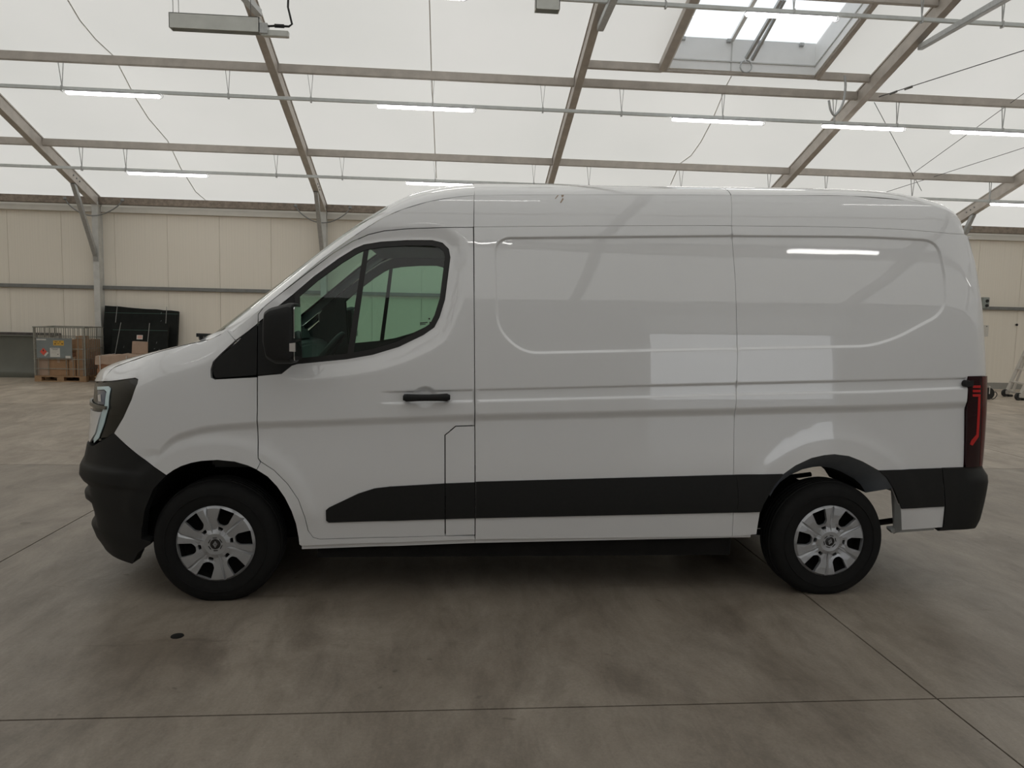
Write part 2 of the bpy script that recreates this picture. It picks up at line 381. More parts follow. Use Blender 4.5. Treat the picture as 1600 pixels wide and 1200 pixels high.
# --- membrane seams (welded cords) and wind bracing wires
def cord(pxs, r=.010, m='seam_grey', nm='membrane_seam', drop=.03):
    P = [onroof(u, v, ZE_M-drop) for u, v in pxs]
    cp(nm, MB().tube(P, r, 5).mesh(nm, m))
cord([(106, 0), (125, 32), (150, 62), (178, 88), (200, 130), (211, 152), (232, 185), (262, 220), (282, 262), (306, 300), (325, 316)])
cord([(671, 0), (674, 110), (677, 170), (680, 245), (682, 278)]); 
cord([(1150, 106), (1136, 132), (1112, 190), (1095, 222), (1080, 243), (1062, 256), (1048, 288)])
def wire(p, q, r=.006, nm='bracing_wire'): cp(nm, MB().tube([p, q], r, 5).mesh(nm, 'wire'))
ZB = ZE_R+.16
wire(onroof(1368, 153, ZB), onroof(1640, 66, ZB), .008); wire(onroof(1366, 160, ZB), onroof(1440, 298, ZB), .006)
wire(onroof(1428, 270, ZB), onroof(1640, 117, ZB), .006); wire(onroof(1385, 300, ZB), onroof(1640, 218, ZB), .006)
tb = MB().tube([onroof(1390, 147, ZB-.01), onroof(1402, 142.5, ZB-.01)], .02, 8).tube([onroof(1413, 139.5, ZB-.01), onroof(1426, 135, ZB-.01)], .022, 8)
cp('turnbuckle', tb.mesh('turnbuckle', 'steel_dark', smooth=50))

# upper struts
def strut(a, b, za_, zb_, w_=.10): cp('strut', MB().bar(onroof(*a, za_), onroof(*b, zb_), w_, w_).mesh('strut', 'galv', bevel=.008))
strut((1438, 74), (1580, -8), ZE_R-.05, ZE_R-1.3, .085)
strut((938, 44), (962, -10), ZE_R-.06, ZE_R-.55, .10)
strut((404, 20), (372, -16), ZE_R-.06, ZE_R-.5, .10)

# --- the other walls
def plainwall(name, a, b, m, label): return tag(link(name, MB().box(a, b).mesh(name, m)), label, kind='structure')
DX0, DX1, DZ = 3.45, 7.05, 3.25                    # the open roller door behind the viewer
wf = plainwall('wall_front', (X0, YF-.1, 0), (DX0, YF, ZE_M), 'front_panel', 'front wall with open roller door')
for nm, a, b in (('panel', (DX1, YF-.1, 0), (X1, YF, ZE_M)), ('panel', (DX0, YF-.1, DZ), (DX1, YF, ZE_M))): link(nm, MB().box(a, b).mesh(nm, 'front_panel'), wf)
link('door_jamb', MB().box((DX0, YF-.08, 0), (DX0+.08, YF+.04, DZ)).mesh('door_jamb', 'galv'), wf); link('door_jamb', MB().box((DX1-.08, YF-.08, 0), (DX1, YF+.04, DZ)).mesh('door_jamb', 'galv'), wf)
link('roller_box', MB().box((DX0-.1, YF, DZ), (DX1+.1, YF+.35, DZ+.4)).mesh('roller_box', 'galv'), wf)
for nm, x in (('wall_left', X0), ('wall_right', X1)):
    zs = zroof(YR, ZE_M); s_ = 1 if nm == 'wall_right' else -1
    m = MB().prism([(YF-.1, 0), (YW+.13, 0), (YW+.13, ZE_M), (YR, zs), (YF-.1, ZE_M)], x, x+.1*s_, 'yz')
    tag(link(nm, m.mesh(nm, 'wall_panel')), 'cream gable end wall', kind='structure')
# ================================================================== the van
# van coordinates: x rearwards from the front hub, y inwards from the near flank, z up
VX0, VY0 = -1.2878, 4.19
HW = 1.035                                         # half width
RAKE = .024
van = tag(empty('cargo_van', (VX0, VY0, 0)), 'white panel van with black lower trim and silver hubcaps', 'van')

mat('van_white', (.765, .773, .792), .30, coat=1.0, coat_rough=.012, noise=.008, nscale=3)
MATS['van_white'].node_tree.nodes['Principled BSDF'].inputs['Coat IOR'].default_value = 1.7
mat('trim_black', (.0105, .0108, .0110), .55, spec=.35, noise=.12, nscale=60, bump=.05, bscale=900)
mat('gloss_black', (.006, .006, .007), .08, coat=.6, noise=.1)
mat('lamp_dark', (.016, .015, .011), .25, spec=.4, coat=.3, noise=.1)
mat('seal_black', (.010, .0095, .009), .45, noise=.1, nscale=40)
mat('rubber', (.008, .008, .008), .8, spec=.25, noise=.15, nscale=30, bump=.06, bscale=200)
mat('hub_silver', (.42, .43, .45), .34, metal=.55, noise=.03, nscale=15)
mat('liner_grey', (.17, .19, .22), .42, noise=.15, nscale=9)
mat('sill_grey', (.36, .37, .37), .5, noise=.08, nscale=9)
mat('under_dark', (.009, .0085, .008), .85, spec=.2, noise=.3, nscale=8)
mat('cabin_dark', (.028, .031, .033), .65, noise=.12, nscale=14)
mat('cabin_grey', (.06, .063, .065), .7, noise=.12, nscale=14)
mat('tail_red', (.09, .004, .006), .2, spec=.3, coat=.3, noise=.1)
mat('tail_dark', (.020, .003, .005), .22, spec=.3, coat=.25, noise=.1)
mat('tail_line', (.50, .022, .022), .25, spec=.3, coat=.3, noise=.05)
mat('led_blue', (.62, .80, .86), .15, coat=1.0, noise=.05)
mat('lens_blue', (.02, .05, .13), .06, coat=1.0, noise=.2, nscale=14)
mat('chrome_dark', (.20, .20, .19), .25, metal=.9, noise=.05)
mat('amber', (.45, .10, .05), .2, coat=1.0, noise=.1)
mat('clear_lens', (.55, .52, .50), .15, coat=1.0, noise=.05)
mat('rust_smear', (.36, .27, .20), .6, noise=.3, nscale=60)
glass_mat('cab_glass', (.59, .80, .71))
glass_mat('screen_glass', (.70, .84, .78))

def sstep(t): t = np.clip(t, 0, 1); return t*t*(3-2*t)
def catmull(pts, n=24):
    P = np.array(pts, float); P = np.vstack([2*P[0]-P[1], P, 2*P[-1]-P[-2]]); out = []
    for i in range(1, len(P)-2):
        p0, p1, p2, p3 = P[i-1:i+3]
        # centripetal-ish: chord-scaled tangents
        a, b, c = np.linalg.norm(p1-p0)**.5+1e-9, np.linalg.norm(p2-p1)**.5+1e-9, np.linalg.norm(p3-p2)**.5+1e-9
        m1 = b*((p1-p0)/a-(p2-p0)/(a+b)+(p2-p1)/b); m2 = b*((p2-p1)/b-(p3-p1)/(b+c)+(p3-p2)/c)
        for k in range(n):
            t = k/n; t2, t3 = t*t, t**3
            out.append((2*t3-3*t2+1)*p1+(t3-2*t2+t)*m1+(-2*t3+3*t2)*p2+(t3-t2)*m2)
    out.append(P[-2]); return np.array(out)

PLAN = catmull([(-.955, 1.035), (-.95, .80), (-.925, .60), (-.875, .42), (-.805, .28), (-.71, .175), (-.58, .095), (-.42, .040), (-.22, .012), (0, .002), (.3, 0),
                (1, 0), (2, 0), (3, 0), (4, .002), (4.28, .007), (4.42, .018), (4.50, .038), (4.55, .075), (4.572, .13), (4.58, .22), (4.588, .55), (4.592, 1.035)], 40)
_ds = np.r_[0, np.cumsum(np.linalg.norm(np.diff(PLAN, axis=0), axis=1))]
_ds -= np.interp(1.5, PLAN[250:-250, 0], _ds[250:-250])-1.5
S_MIN, S_MAX = _ds[0], _ds[-1]
def plan(s): return np.interp(s, _ds, PLAN[:, 0]), np.interp(s, _ds, PLAN[:, 1])
def plan_n(s):
    e = .006; ax, ay = plan(s-e); bx, by = plan(s+e); tx, ty = bx-ax, by-ay; L = np.hypot(tx, ty)+1e-12
    return -ty/L, tx/L                              # inward (towards +y on the flank)
_pz = np.array([(.20, .075), (.30, .048), (.42, .026), (.55, .010), (.70, .002), (.85, .0), (1.05, .002), (1.2, .008), (1.4, .022), (1.6, .042), (1.8, .066), (2.0, .096), (2.14, .120), (2.25, .150), (2.33, .185), (2.5, .30)])
_pc = catmull(_pz, 16)
def prof(zb): return np.interp(zb, _pc[:, 0], _pc[:, 1])
def lean(s, z):
    zb = z-RAKE*(s-1.5)
    f = sstep((-.12-s)/.55); lf = np.interp(zb, [.25, .30, .38, .5, .57, .735, .80, .91, 1.0, 1.13, 1.25, 1.30, 1.36, 1.42, 1.5], [.06, .05, .015, .02, .008, 0, .01, .035, .045, .05, .055, .06, .075, .10, .14])
    r = sstep((s-4.2)/.3); lr = np.interp(zb, [.9, 1.3, 1.7, 1.95, 2.1, 2.2, 2.3, 2.4], [0, -.002, -.012, -.035, -.062, -.09, -.13, -.19])
    return f*lf+r*lr

FEATS = []                                          # functions (s, z) -> extra inset, filled in below
def inset(s, z):
    o = prof(z-RAKE*(s-1.5))
    for f in FEATS: o = o+f(s, z)
    return o
def surf(s, z, off=0.):
    s = np.asarray(s, float); z = np.asarray(z, float)
    x, y = plan(s); nx, ny = plan_n(s); o = inset(s, z)+off
    return np.stack([x+nx*o+lean(s, z), y+ny*o, z], -1)
def surf_n(s, z, off=0., e=.0015):
    a = surf(s+e, z, off)-surf(s-e, z, off); b = surf(s, z+e, off)-surf(s, z-e, off)
    n = np.cross(a, b); return n/(np.linalg.norm(n, axis=-1, keepdims=True)+1e-12)   # outward (-y on the flank)

def projv(P):
    d = P+np.array([VX0, VY0, 0.])-CC; z = d @ CF
    return np.stack([800+FPX*(d @ CR)/z, 600-FPX*(d @ CU)/z], -1)
def vpt(u, v, y):                                   # pixel -> van point on the plane y
    p = onY(u, v, VY0+y); return np.array([p[0]-VX0, p[1]-VY0, p[2]])
SLOG = []
def S(u, v, off=0.):
    """pixel -> (s, z) on the flank surface"""
    p = vpt(u, v, .03); s, z = p[0], p[2]
    best = None
    for it in range(30):
        q = projv(surf(s, z, off)); r = np.array([u, v])-q; err = np.hypot(*r)
        if best is None or err < best[0]: best = (err, s, z)
        if err < .02: break
        e = .002; a = (projv(surf(s+e, z, off))-q)/e; b = (projv(surf(s, z+e, off))-q)/e
        J = np.stack([a, b], 1)+1e-6*np.eye(2)
        st = np.linalg.solve(J, r); L = np.hypot(*st); st *= min(1, .12/L)*.9
        s += st[0]; z += st[1]
    SLOG.append((best[0], u, v, best[1], best[2]))
    return best[1], best[2]
def SP(pts, off=0.): return np.array([S(u, v, off) for u, v in pts])

def densify(P, step, closed=True):
    P = np.asarray(P, float); out = []
    for i in range(len(P) if closed else len(P)-1):
        a, b = P[i], P[(i+1) % len(P)]; n = max(1, int(math.ceil(np.linalg.norm(b-a)/step)))
        for k in range(n): out.append(a+(b-a)*k/n)
    if not closed: out.append(P[-1])
    return np.array(out)
def area(P): x, y = P[:, 0], P[:, 1]; return .5*np.sum(x*np.roll(y, -1)-np.roll(x, -1)*y)
def rounded(P, r, n=4):
    """round the corners of a closed polygon; r scalar or list"""
    P = np.asarray(P, float); out = []; k = len(P)
    for i in range(k):
        a, b, c = P[i-1], P[i], P[(i+1) % k]; ri = r[i] if hasattr(r, '__len__') else r
        if ri <= 0: out.append(b); continue
        la, lc = np.linalg.norm(a-b), np.linalg.norm(c-b); d = min(ri, la*.45, lc*.45)
        p, q = b+(a-b)/la*d, b+(c-b)/lc*d
        for t in np.linspace(0, 1, n+1): out.append((1-t)**2*p+2*t*(1-t)*b+t*t*q)
    return np.array(out)
def shrink(P, d):
    P = np.asarray(P, float)
    if area(P) < 0: P = P[::-1]
    a = P-np.roll(P, 1, 0); b = np.roll(P, -1, 0)-P
    a /= np.linalg.norm(a, axis=1, keepdims=True)+1e-12; b /= np.linalg.norm(b, axis=1, keepdims=True)+1e-12
    na = np.stack([-a[:, 1], a[:, 0]], 1); nb = np.stack([-b[:, 1], b[:, 0]], 1); m = na+nb; L = np.linalg.norm(m, axis=1, keepdims=True)+1e-9; m /= L
    c = np.clip(np.sum(m*na, 1, keepdims=True), .5, 1)
    return P+m*d/c
def inside(P, x, y):
    r = np.zeros(len(x), bool); n = len(P)
    for i in range(n):
        x0, y0 = P[i]; x1, y1 = P[(i+1) % n]
        c = ((y0 > y) != (y1 > y)) & (x < (x1-x0)*(y-y0)/((y1-y0)+1e-15)+x0); r ^= c
    return r
def dist(P, x, y, closed=True):
    x = np.asarray(x, float); y = np.asarray(y, float); d = np.full(np.shape(x), 1e9); n = len(P)
    for i in range(n if closed else n-1):
        a = P[i]; b = P[(i+1) % n]; e = b-a; L = e @ e+1e-15
        t = np.clip(((x-a[0])*e[0]+(y-a[1])*e[1])/L, 0, 1); d = np.minimum(d, np.hypot(x-a[0]-t*e[0], y-a[1]-t*e[1]))
    return d
def sdist(P, x, y):
    sh = np.shape(x); d = dist(P, np.ravel(x), np.ravel(y)); i = inside(P, np.ravel(x), np.ravel(y)); return np.where(i, -d, d).reshape(sh)

def panel_mesh(name, poly, m, holes=(), off=0., grid=.035, extra=None, flange=.02, gap=0., bstep=.03):
    """sheet on the flank surface cut to a polygon in (s, z), with its edges turned in"""
    P = densify(poly, bstep)
    if gap: P = shrink(P, gap)
    if area(P) < 0: P = P[::-1]
    H = [densify(h, bstep) for h in holes]
    pts = [tuple(p) for p in P]; edges = [(i, (i+1) % len(P)) for i in range(len(P))]
    for h in H:
        o = len(pts); pts += [tuple(p) for p in h]; edges += [(o+i, o+(i+1) % len(h)) for i in range(len(h))]
    lo, hi = P.min(0), P.max(0); C = []
    if grid:
        gx = np.arange(lo[0]+grid*.5, hi[0], grid); gz = np.arange(lo[1]+grid*.5, hi[1], grid); A, B = np.meshgrid(gx, gz); C.append(np.stack([A.ravel(), B.ravel()], 1))
    X_ = [np.asarray(q, float) for q in extra] if extra is not None else []
    def keep(C):
        k = inside(P, C[:, 0], C[:, 1]); d = dist(P, C[:, 0], C[:, 1])
        for h in H: k &= ~inside(h, C[:, 0], C[:, 1]); d = np.minimum(d, dist(h, C[:, 0], C[:, 1]))
        return k & (d > .0045)
    occ = set()
    for q in X_:
        k = keep(q); last = None
        for p, ok in zip(q, k):
            if not ok: last = None; continue
            pts.append(tuple(p)); i = len(pts)-1
            if last is not None: edges.append((last, i))
            last = i; cx, cz = int(p[0]//.02), int(p[1]//.02)
            for a_ in (-1, 0, 1):
                for b_ in (-1, 0, 1): occ.add((cx+a_, cz+b_))
    if C:
        C = np.vstack(C); C = C[keep(C)]
        pts += [tuple(p) for p in C if (int(p[0]//.02), int(p[1]//.02)) not in occ]
    v, e, f, _, _, _ = delaunay_2d_cdt([Vector(p) for p in pts], edges, [], 0, 1e-6)
    V = np.array([(p.x, p.y) for p in v]); T = np.array([t for t in f if len(t) == 3])
    cen = V[T].mean(1); k = inside(P, cen[:, 0], cen[:, 1])
    for h in H: k &= ~inside(h, cen[:, 0], cen[:, 1])
    T = T[k]
    X = surf(V[:, 0], V[:, 1], off); N = surf_n(V[:, 0], V[:, 1], off)
    verts = [tuple(p) for p in X]; faces = []; nor = [tuple(p) for p in N]
    for t in T:
        a, b, c = X[t[0]], X[t[1]], X[t[2]]
        faces.append(tuple(t) if np.dot(np.cross(b-a, c-a), N[t[0]]) > 0 else tuple(t[::-1]))
    if flange:
        for loop, sg in [(P, 1)]+[(h if area(h) > 0 else h[::-1], -1) for h in H]:
            A = surf(loop[:, 0], loop[:, 1], off); Nn = surf_n(loop[:, 0], loop[:, 1], off); n = len(loop)
            tg = np.roll(A, -1, 0)-np.roll(A, 1, 0); tg /= np.linalg.norm(tg, axis=1, keepdims=True)+1e-12
            O = np.cross(tg, Nn)*sg; o = len(verts); B = A-Nn*flange
            ins = A-O*.0008                            # tiny eased edge
            verts += [tuple(p) for p in A]+[tuple(p) for p in B]; nor += [tuple(p) for p in O]*2
            for i in range(n): j = (i+1) % n; faces.append((o+i, o+j, o+n+j, o+n+i) if sg < 0 else (o+j, o+i, o+n+i, o+n+j))
    me = bpy.data.meshes.new(name); me.from_pydata(verts, [], faces)
    me.materials.append(MATS[m] if isinstance(m, str) else m)
    me.polygons.foreach_set('use_smooth', [True]*len(me.polygons)); me.update()
    me.normals_split_custom_set_from_vertices(nor)
    return me
def both(name, me, parent=None, label=None, far=True):
    """a part on the near flank and its mirror on the far flank"""
    par = parent if parent is not None else (van, van)
    if not isinstance(par, tuple): par = (par, None)
    o = link(name, me, par[0]); r = [o]
    if label: o['label'] = label
    if far:
        q = link(name, me, par[1] if par[1] is not None else van)
        if par[1] is None or par[1] is van: q.scale = (1, -1, 1); q.location = (0, 2*HW, 0)
        if label: q['label'] = label
        r.append(q)
    return tuple(r)
def panel(name, poly, m, parent=None, label=None, far=True, **k): return both(name, panel_mesh(name, poly, m, **k), parent, label, far)

# ------------------------------------------------------------------ traced outlines (pixels of the photograph -> flank surface)
ARCH_F = [(259.6, 743), (270, 735.5), (282.5, 729), (298, 724), (313.7, 721), (338.7, 719.4), (366, 722), (386.7, 728), (401, 734.4), (418, 745), (432.5, 760), (445, 778), (455.4, 799), (461.7, 819), (465.8, 841.7), (466.9, 852)]
ARCH_R = [(1187.5, 800), (1192, 788), (1201.7, 771), (1211, 756), (1222.5, 742), (1243, 727.5), (1268, 716), (1288, 711.5), (1303.8, 710), (1326.7, 713), (1347.5, 721), (1372.5, 735), (1385, 746), (1395.4, 763), (1403.8, 783.8), (1407, 795), (1408, 829)]
WIN = [(459, 466), (457.8, 460), (490.5, 432), (529, 404), (554, 388.5), (568, 382.5), (595, 378), (636, 375.5), (674.8, 375.5), (691, 379.5), (700.5, 389), (703, 402), (694.5, 468), (686, 495.5), (678, 511), (661, 523), (622.5, 541.5), (581, 554), (540, 561), (463, 568.4)]
SAIL = [(402.8, 506), (457.8, 460), (459, 466), (463, 568.4), (454.8, 571), (439.6, 583.5), (402, 586.5)]
EDGE = [(403, 505), (403.2, 491), (412, 479.5), (440, 457), (480, 426), (520, 396), (550, 377.5), (575, 366.5), (600, 360.5), (640, 357), (690, 355.3), (740, 355)]
SEAM = [(740.5, 354.5), (900, 353), (1100, 352.3), (1145, 352.8), (1250, 353.5), (1350, 355.5), (1420, 359), (1485, 365)]
CREST = [(364, 518), (410, 481), (465, 436), (509, 400), (566, 360), (601, 339), (629, 327), (669, 315), (706, 308.5), (741, 305), (900, 304), (1100, 304.5), (1330, 306), (1416, 313), (1462, 323), (1492, 336)]
RECESS = rounded(SP([(773.5, 372), (1140, 368.5), (1359, 370), (1466, 376), (1476.6, 431), (1478, 487), (1402, 528), (1360, 541), (1100, 545.8), (818, 552), (777, 515)]),
                 [.09, 0, .3, .16, 0, .1, .2, .25, 0, .16, .12], 6)
L1 = SP([(600, 612), (720, 609), (1160, 598.5), (1495, 590.5), (1530, 590)]); L2 = SP([(600, 630.3), (720, 627), (1160, 616), (1360, 612), (1495, 606), (1530, 605)])
L3 = SP([(250, 700), (262, 686), (275, 677), (312, 665.5), (350, 660.5), (400, 657.5), (480, 655), (742, 645), (1160, 635.6), (1360, 631), (1510, 625.5), (1530, 625)])
AF = SP(ARCH_F); AR = SP(ARCH_R); WINs = SP(WIN); SAILs = SP(SAIL)
AFr = np.vstack([SP([(226, 800), (240, 764)]), AF])
cup = S(664, 620)
def f_mould(s, z):
    a = sstep((s-.90)/.10)*sstep((4.50-s)/.08)
    d1 = np.interp(s, L1[:, 0], L1[:, 1])-z; d2 = np.interp(s, L2[:, 0], L2[:, 1])-z; d3 = np.interp(s, L3[:, 0], L3[:, 1])-z
    up = a*(.0075*sstep(d1/.006)-.0135*sstep((d2+.006)/.011))
    lo = sstep((s+.50)/.35)*sstep((4.62-s)/.1)*(.004*(1-a)*sstep((d3+.05)/.05)*0+(.020*sstep(d3/.055)))
    return up+lo*(1-.35*sstep((d3-.06)/.35))
def f_recess(s, z):
    sh = np.shape(s); s = np.ravel(s).astype(float); z = np.ravel(z).astype(float); o = np.zeros(len(s))
    k = (s > RECESS[:, 0].min()-.03) & (s < RECESS[:, 0].max()+.03) & (z > RECESS[:, 1].min()-.03) & (z < RECESS[:, 1].max()+.03)
    if k.any(): d = sdist(RECESS, s[k], z[k]); o[k] = .011*sstep((.007-d)/.016)
    return o.reshape(sh)
def f_window(s, z):
    sh = np.shape(s); s = np.ravel(s).astype(float); z = np.ravel(z).astype(float); o = np.zeros(len(s))
    k = (s > .1) & (s < 1.40) & (z > 1.1) & (z < 2.2)
    if k.any(): d = np.maximum(sdist(WINs, s[k], z[k]), 0); o[k] = .016*(1-sstep(d/.115))
    return o.reshape(sh)
def f_flare(s, z):
    sh = np.shape(s); s = np.ravel(s).astype(float); z = np.ravel(z).astype(float); o = np.zeros(len(s))
    for A, w_, lo_ in ((AFr, .080, .011), (AR, .085, .007)):
        k = (s > A[:, 0].min()-.3) & (s < A[:, 0].max()+.3) & (z < A[:, 1].max()+.3)
        if k.any(): d = dist(A, s[k], z[k], False); o[k] -= lo_*(1-sstep((d-w_)/.075))*sstep((z[k]-.42)/.12)
    return o.reshape(sh)
def f_cup(s, z):
    return .022*(1-sstep((np.hypot((s-cup[0])/1.15, (z-cup[1])*1.05)-.035)/.028))
def f_hood(s, z):                                   # shoulders of the nose roll inwards towards the bonnet
    t = np.interp(s, HOODL[:, 0], HOODL[:, 1]); w_ = sstep((.30-s)/.35)*sstep((s+1.1)/.55)
    q = np.clip(1-(t-z)/.24, 0, 2.0); return w_*.075*np.where(q < 1, q**2.2, 1+2.2*(q-1))
HOODL = np.array([(-1.7, 1.22), (-.98, 1.22), (-.84, 1.26), (-.70, 1.31), (-.56, 1.37), (-.44, 1.415), (-.29, 1.465), (-.18, 1.495), (-.09, 1.52), (.01, 1.575), (.4, 1.89)])
FEATS += [f_mould, f_recess, f_window, f_flare, f_cup, f_hood]
# ------------------------------------------------------------------ sheet metal
def rows(s0, s1, ds=.03):
    out = []; ss = np.arange(s0, s1, ds)
    for L, offs in ((L1, (.008, .0, -.002, -.004, -.006, -.014)), (L2, (.014, .007, .004, .001, -.002, -.005, -.014)), (L3, (.012, 0, -.01, -.02, -.03, -.042, -.056, -.075))):
        q = ss[ss > (.86 if L is not L3 else -.6)]
        if len(q): out += [np.stack([q, np.interp(q, L[:, 0], L[:, 1])+o], 1) for o in offs]
    return out
def ring(P, offs, step=.025):
    out = []
    for o in offs:
        Q = densify(shrink(densify(P, step), -o), step); out.append(np.vstack([Q, Q[:1]]))
    return out
def ringopen(P, offs):
    P = densify(P, .03, False); t = np.gradient(P, axis=0); t /= np.linalg.norm(t, axis=1, keepdims=True)+1e-9; n = np.stack([-t[:, 1], t[:, 0]], 1)
    return [P+n*o for o in offs]

DOOR_F = [(402.2, 590), (402, 640), (402.5, 668), (403.2, 716), (407.5, 721.8), (428, 735), (449, 756), (466, 781), (476, 808), (481, 829), (489, 840), (500, 842.7)]
DOOR_B = [(500, 842.7), (693, 837.5), (741.5, 836)]
FLAP = [(695.3, 680), (712, 666), (742, 665), (742.3, 836), (695.8, 837.5)]
FLAPs = SP(FLAP)
extra_door = rows(-.2, 1.5)+ring(WINs, (.03, .06, .09, .115))+ringopen(AFr, (.08, .095, .11, .125, .14))+[np.array([(cup[0]+r*math.cos(a)*1.15, cup[1]+r*math.sin(a)) for a in np.arange(0, 6.3, .3)]) for r in (.015, .03, .036, .043, .05, .057, .064)]
door_poly = np.vstack([SP(EDGE), SP([(741.2, 480), (742, 600), (742, 665)]), FLAPs[[2, 1, 0, 4]][1:], SP(DOOR_B[:1]), SP(DOOR_F[::-1][1:]), SP([(402, 587)]), SAILs[[5, 4]], WINs[::-1][:-1], WINs[[0]][0:0]])
door = panel('front_door', door_poly, 'van_white', extra=extra_door, gap=.0032, grid=.04, flange=.03)
panel('fuel_flap', FLAPs, 'van_white', extra=rows(1, 1.5), gap=.003)
# fender
HOODE = [(161, 596), (168, 584.5), (177, 575), (200, 565.7), (230, 555.3), (270, 544), (300, 536.5), (328, 530.3), (345, 522), (355, 514.5)]
TRI = [(331, 578), (334, 567), (345, 556), (402, 507), (401.3, 586.3), (336, 591)]
TRIs = SP(TRI)
fender_poly = np.vstack([SP([(178, 677), (236, 726)]), AF[:9], SP([(407, 722.3), (403, 716), (402.3, 668), (401.8, 640), (401.8, 589)]), SP([(336, 592.5), (330, 590), (329.3, 578), (333, 565.5), (344, 554), (368, 532)]),
                         SP([(353.5, 514.5)]), SP(HOODE[::-1][1:]), SP([(175, 595.5), (211, 590.5), (215.5, 593), (214.5, 599), (205, 625), (192.5, 652.5)])])
hs = np.arange(-.8, .1, .03)
extra_f = rows(-.6, .35)+ringopen(AFr, (.08, .095, .11, .125, .14))+[np.stack([hs, np.interp(hs, HOODL[:, 0], HOODL[:, 1])-o], 1) for o in (.02, .04, .065, .09, .12, .16, .2)]
panel('front_wing', fender_poly, 'van_white', extra=extra_f, gap=.002, flange=.03)
panel('corner_plate', rounded(TRIs, .012), 'trim_black', off=.002, gap=.001)
panel('mirror_sail', rounded(SAILs, [0, 0, 0, 0, .02, .02, 0]), 'trim_black', off=.004, gap=.001)
# pillar and roof side, one sheet ahead of the seam at the cab's end, the next ones behind it
CR1, CR2 = CREST[:10], CREST[9:]
pill = np.vstack([SP([(353.5, 514.5), (368, 532), (385, 519.5), (402.8, 505.5)]), SP(EDGE[1:]), SP(CR1[::-1])])
extra_p = ringopen(SP(CREST), (-.02, -.045, -.075))
panel('cab_pillar', pill, 'van_white', gap=.0015, flange=.02, extra=extra_p)
side_joint = [(1143, 353), (1149, 440), (1151.5, 530), (1150.5, 600), (1149, 640), (1146, 740), (1144, 836)]
sj_u = 1142
roofA = np.vstack([SP([(741, 305)]+[p for p in CREST if 741 < p[0] < sj_u]+[(sj_u, 304.6)]), SP([(1143, 352.6)]), SP([p for p in SEAM[::-1] if p[0] < 1143])])
roofB = np.vstack([SP([(sj_u, 304.6)]+[p for p in CREST if p[0] > sj_u]), SP([(1500, 345), (1507, 366)]), SP([p for p in SEAM[::-1] if p[0] > 1143]), SP([(1143, 352.6)])])
panel('roof_side', roofA, 'van_white', gap=.0008, flange=.012, extra=extra_p); panel('roof_side', roofB, 'van_white', gap=.0008, flange=.012, extra=extra_p)
# load compartment sides
LOWA = [(1146.5, 838)]; 
sideA = np.vstack([SP([p for p in SEAM if p[0] < 1143]+[(1143, 352.8)]), SP(side_joint[1:-1]), SP([(1144, 838.5), (742.6, 843)]), SP([(742.3, 665), (742, 600), (741.2, 480)])])
extra_s = rows(1.35, 4.6)+ring(RECESS, (-.014, -.010, -.006, -.003, 0, .003, .007, .012))+ringopen(AR, (.085, .10, .115, .13, .145))
TAIL = [(1513, 588), (1537, 588), (1532.5, 728.5), (1506, 730), (1510, 632), (1511.7, 627.5)]
panel('load_side', sideA, 'van_white', extra=extra_s, gap=.0012, grid=.05, flange=.02)
sR, zR = S(1534, 560)
S_RD = S_MAX-HW+.10                                  # s where the rear door begins (just round the corner)
def sz_rear(zs, s): return np.array([(s, z) for z in zs])
tz0, tz1 = S(1513, 588)[1], S(1506, 730)[1]
topr = S(1507, 366)
TAILs = np.array([(S(1513, 588)[0], tz0), (S_RD-.004, tz0), (S_RD-.004, tz1), (S(1506, 730)[0], tz1), S(1510, 632), S(1511.7, 627.5)])
sideB = np.vstack([SP([(1143, 352.8)]+[p for p in SEAM if p[0] > 1143]), [topr], [(S_RD-.004, topr[1]-.02), (S_RD-.004, tz0+.003)], TAILs[[0, 5, 4, 3]]+np.array([-.003, 0]), SP([(1472, 731)]), SP([(1476, 791), (1472.5, 824)]), AR[::-1], SP([(1182, 835), (1144, 838.5)]), SP(side_joint[1:-1][::-1])])
panel('load_side', sideB, 'van_white', extra=extra_s, gap=.0012, grid=.05, flange=.025)
# sill lips
for pl in ([(471, 853), (742, 843.3), (742, 849.3), (471, 859)], [(742.4, 843.3), (1174, 834.5), (1174, 840.3), (742.4, 849.3)]):
    panel('sill_lip', SP(pl), 'van_white', off=.012, flange=.04)
sillF = np.vstack([AF[8:], SP([(471, 853), (742, 843), (741.6, 837.5)]), SP(DOOR_B[::-1][1:]), SP(DOOR_F[::-1][1:8])])
panel('sill', sillF, 'van_white', gap=.001, flange=.03)
# black cladding
cladA = SP([(509.5, 803), (509.5, 797), (514, 793), (560, 771), (585, 763), (610, 760), (695.2, 755.2), (695.2, 810.6), (514, 816), (510, 813)])
panel('side_cladding', cladA, 'trim_black', off=-.009, grid=.05)
panel('side_cladding', SP([(696.4, 755.2), (741.5, 753.5), (742, 809.2), (696.4, 810.6)]), 'trim_black', off=-.009)
panel('side_cladding', SP([(743.3, 752.6), (1147, 741.6), (1150, 748), (1152.5, 770), (1152, 790), (1150.5, 800.4), (743.3, 809.2)]), 'trim_black', off=-.009, grid=.06)
clB = np.vstack([SP([(1147.4, 741.6), (1222.5, 740.4)]), AR[:5][::-1], SP([(1187.5, 799.4), (1150.9, 800.4), (1152.4, 790), (1152.9, 770), (1150.4, 748)])])
panel('side_cladding', clB, 'trim_black', off=-.009)
clC = np.vstack([SP([(1375, 734.8), (1470, 731.2), (1474, 791)]), SP([(1407.5, 794.5)]), AR[11:15][::-1]])
panel('side_cladding', clC, 'trim_black', off=-.009)
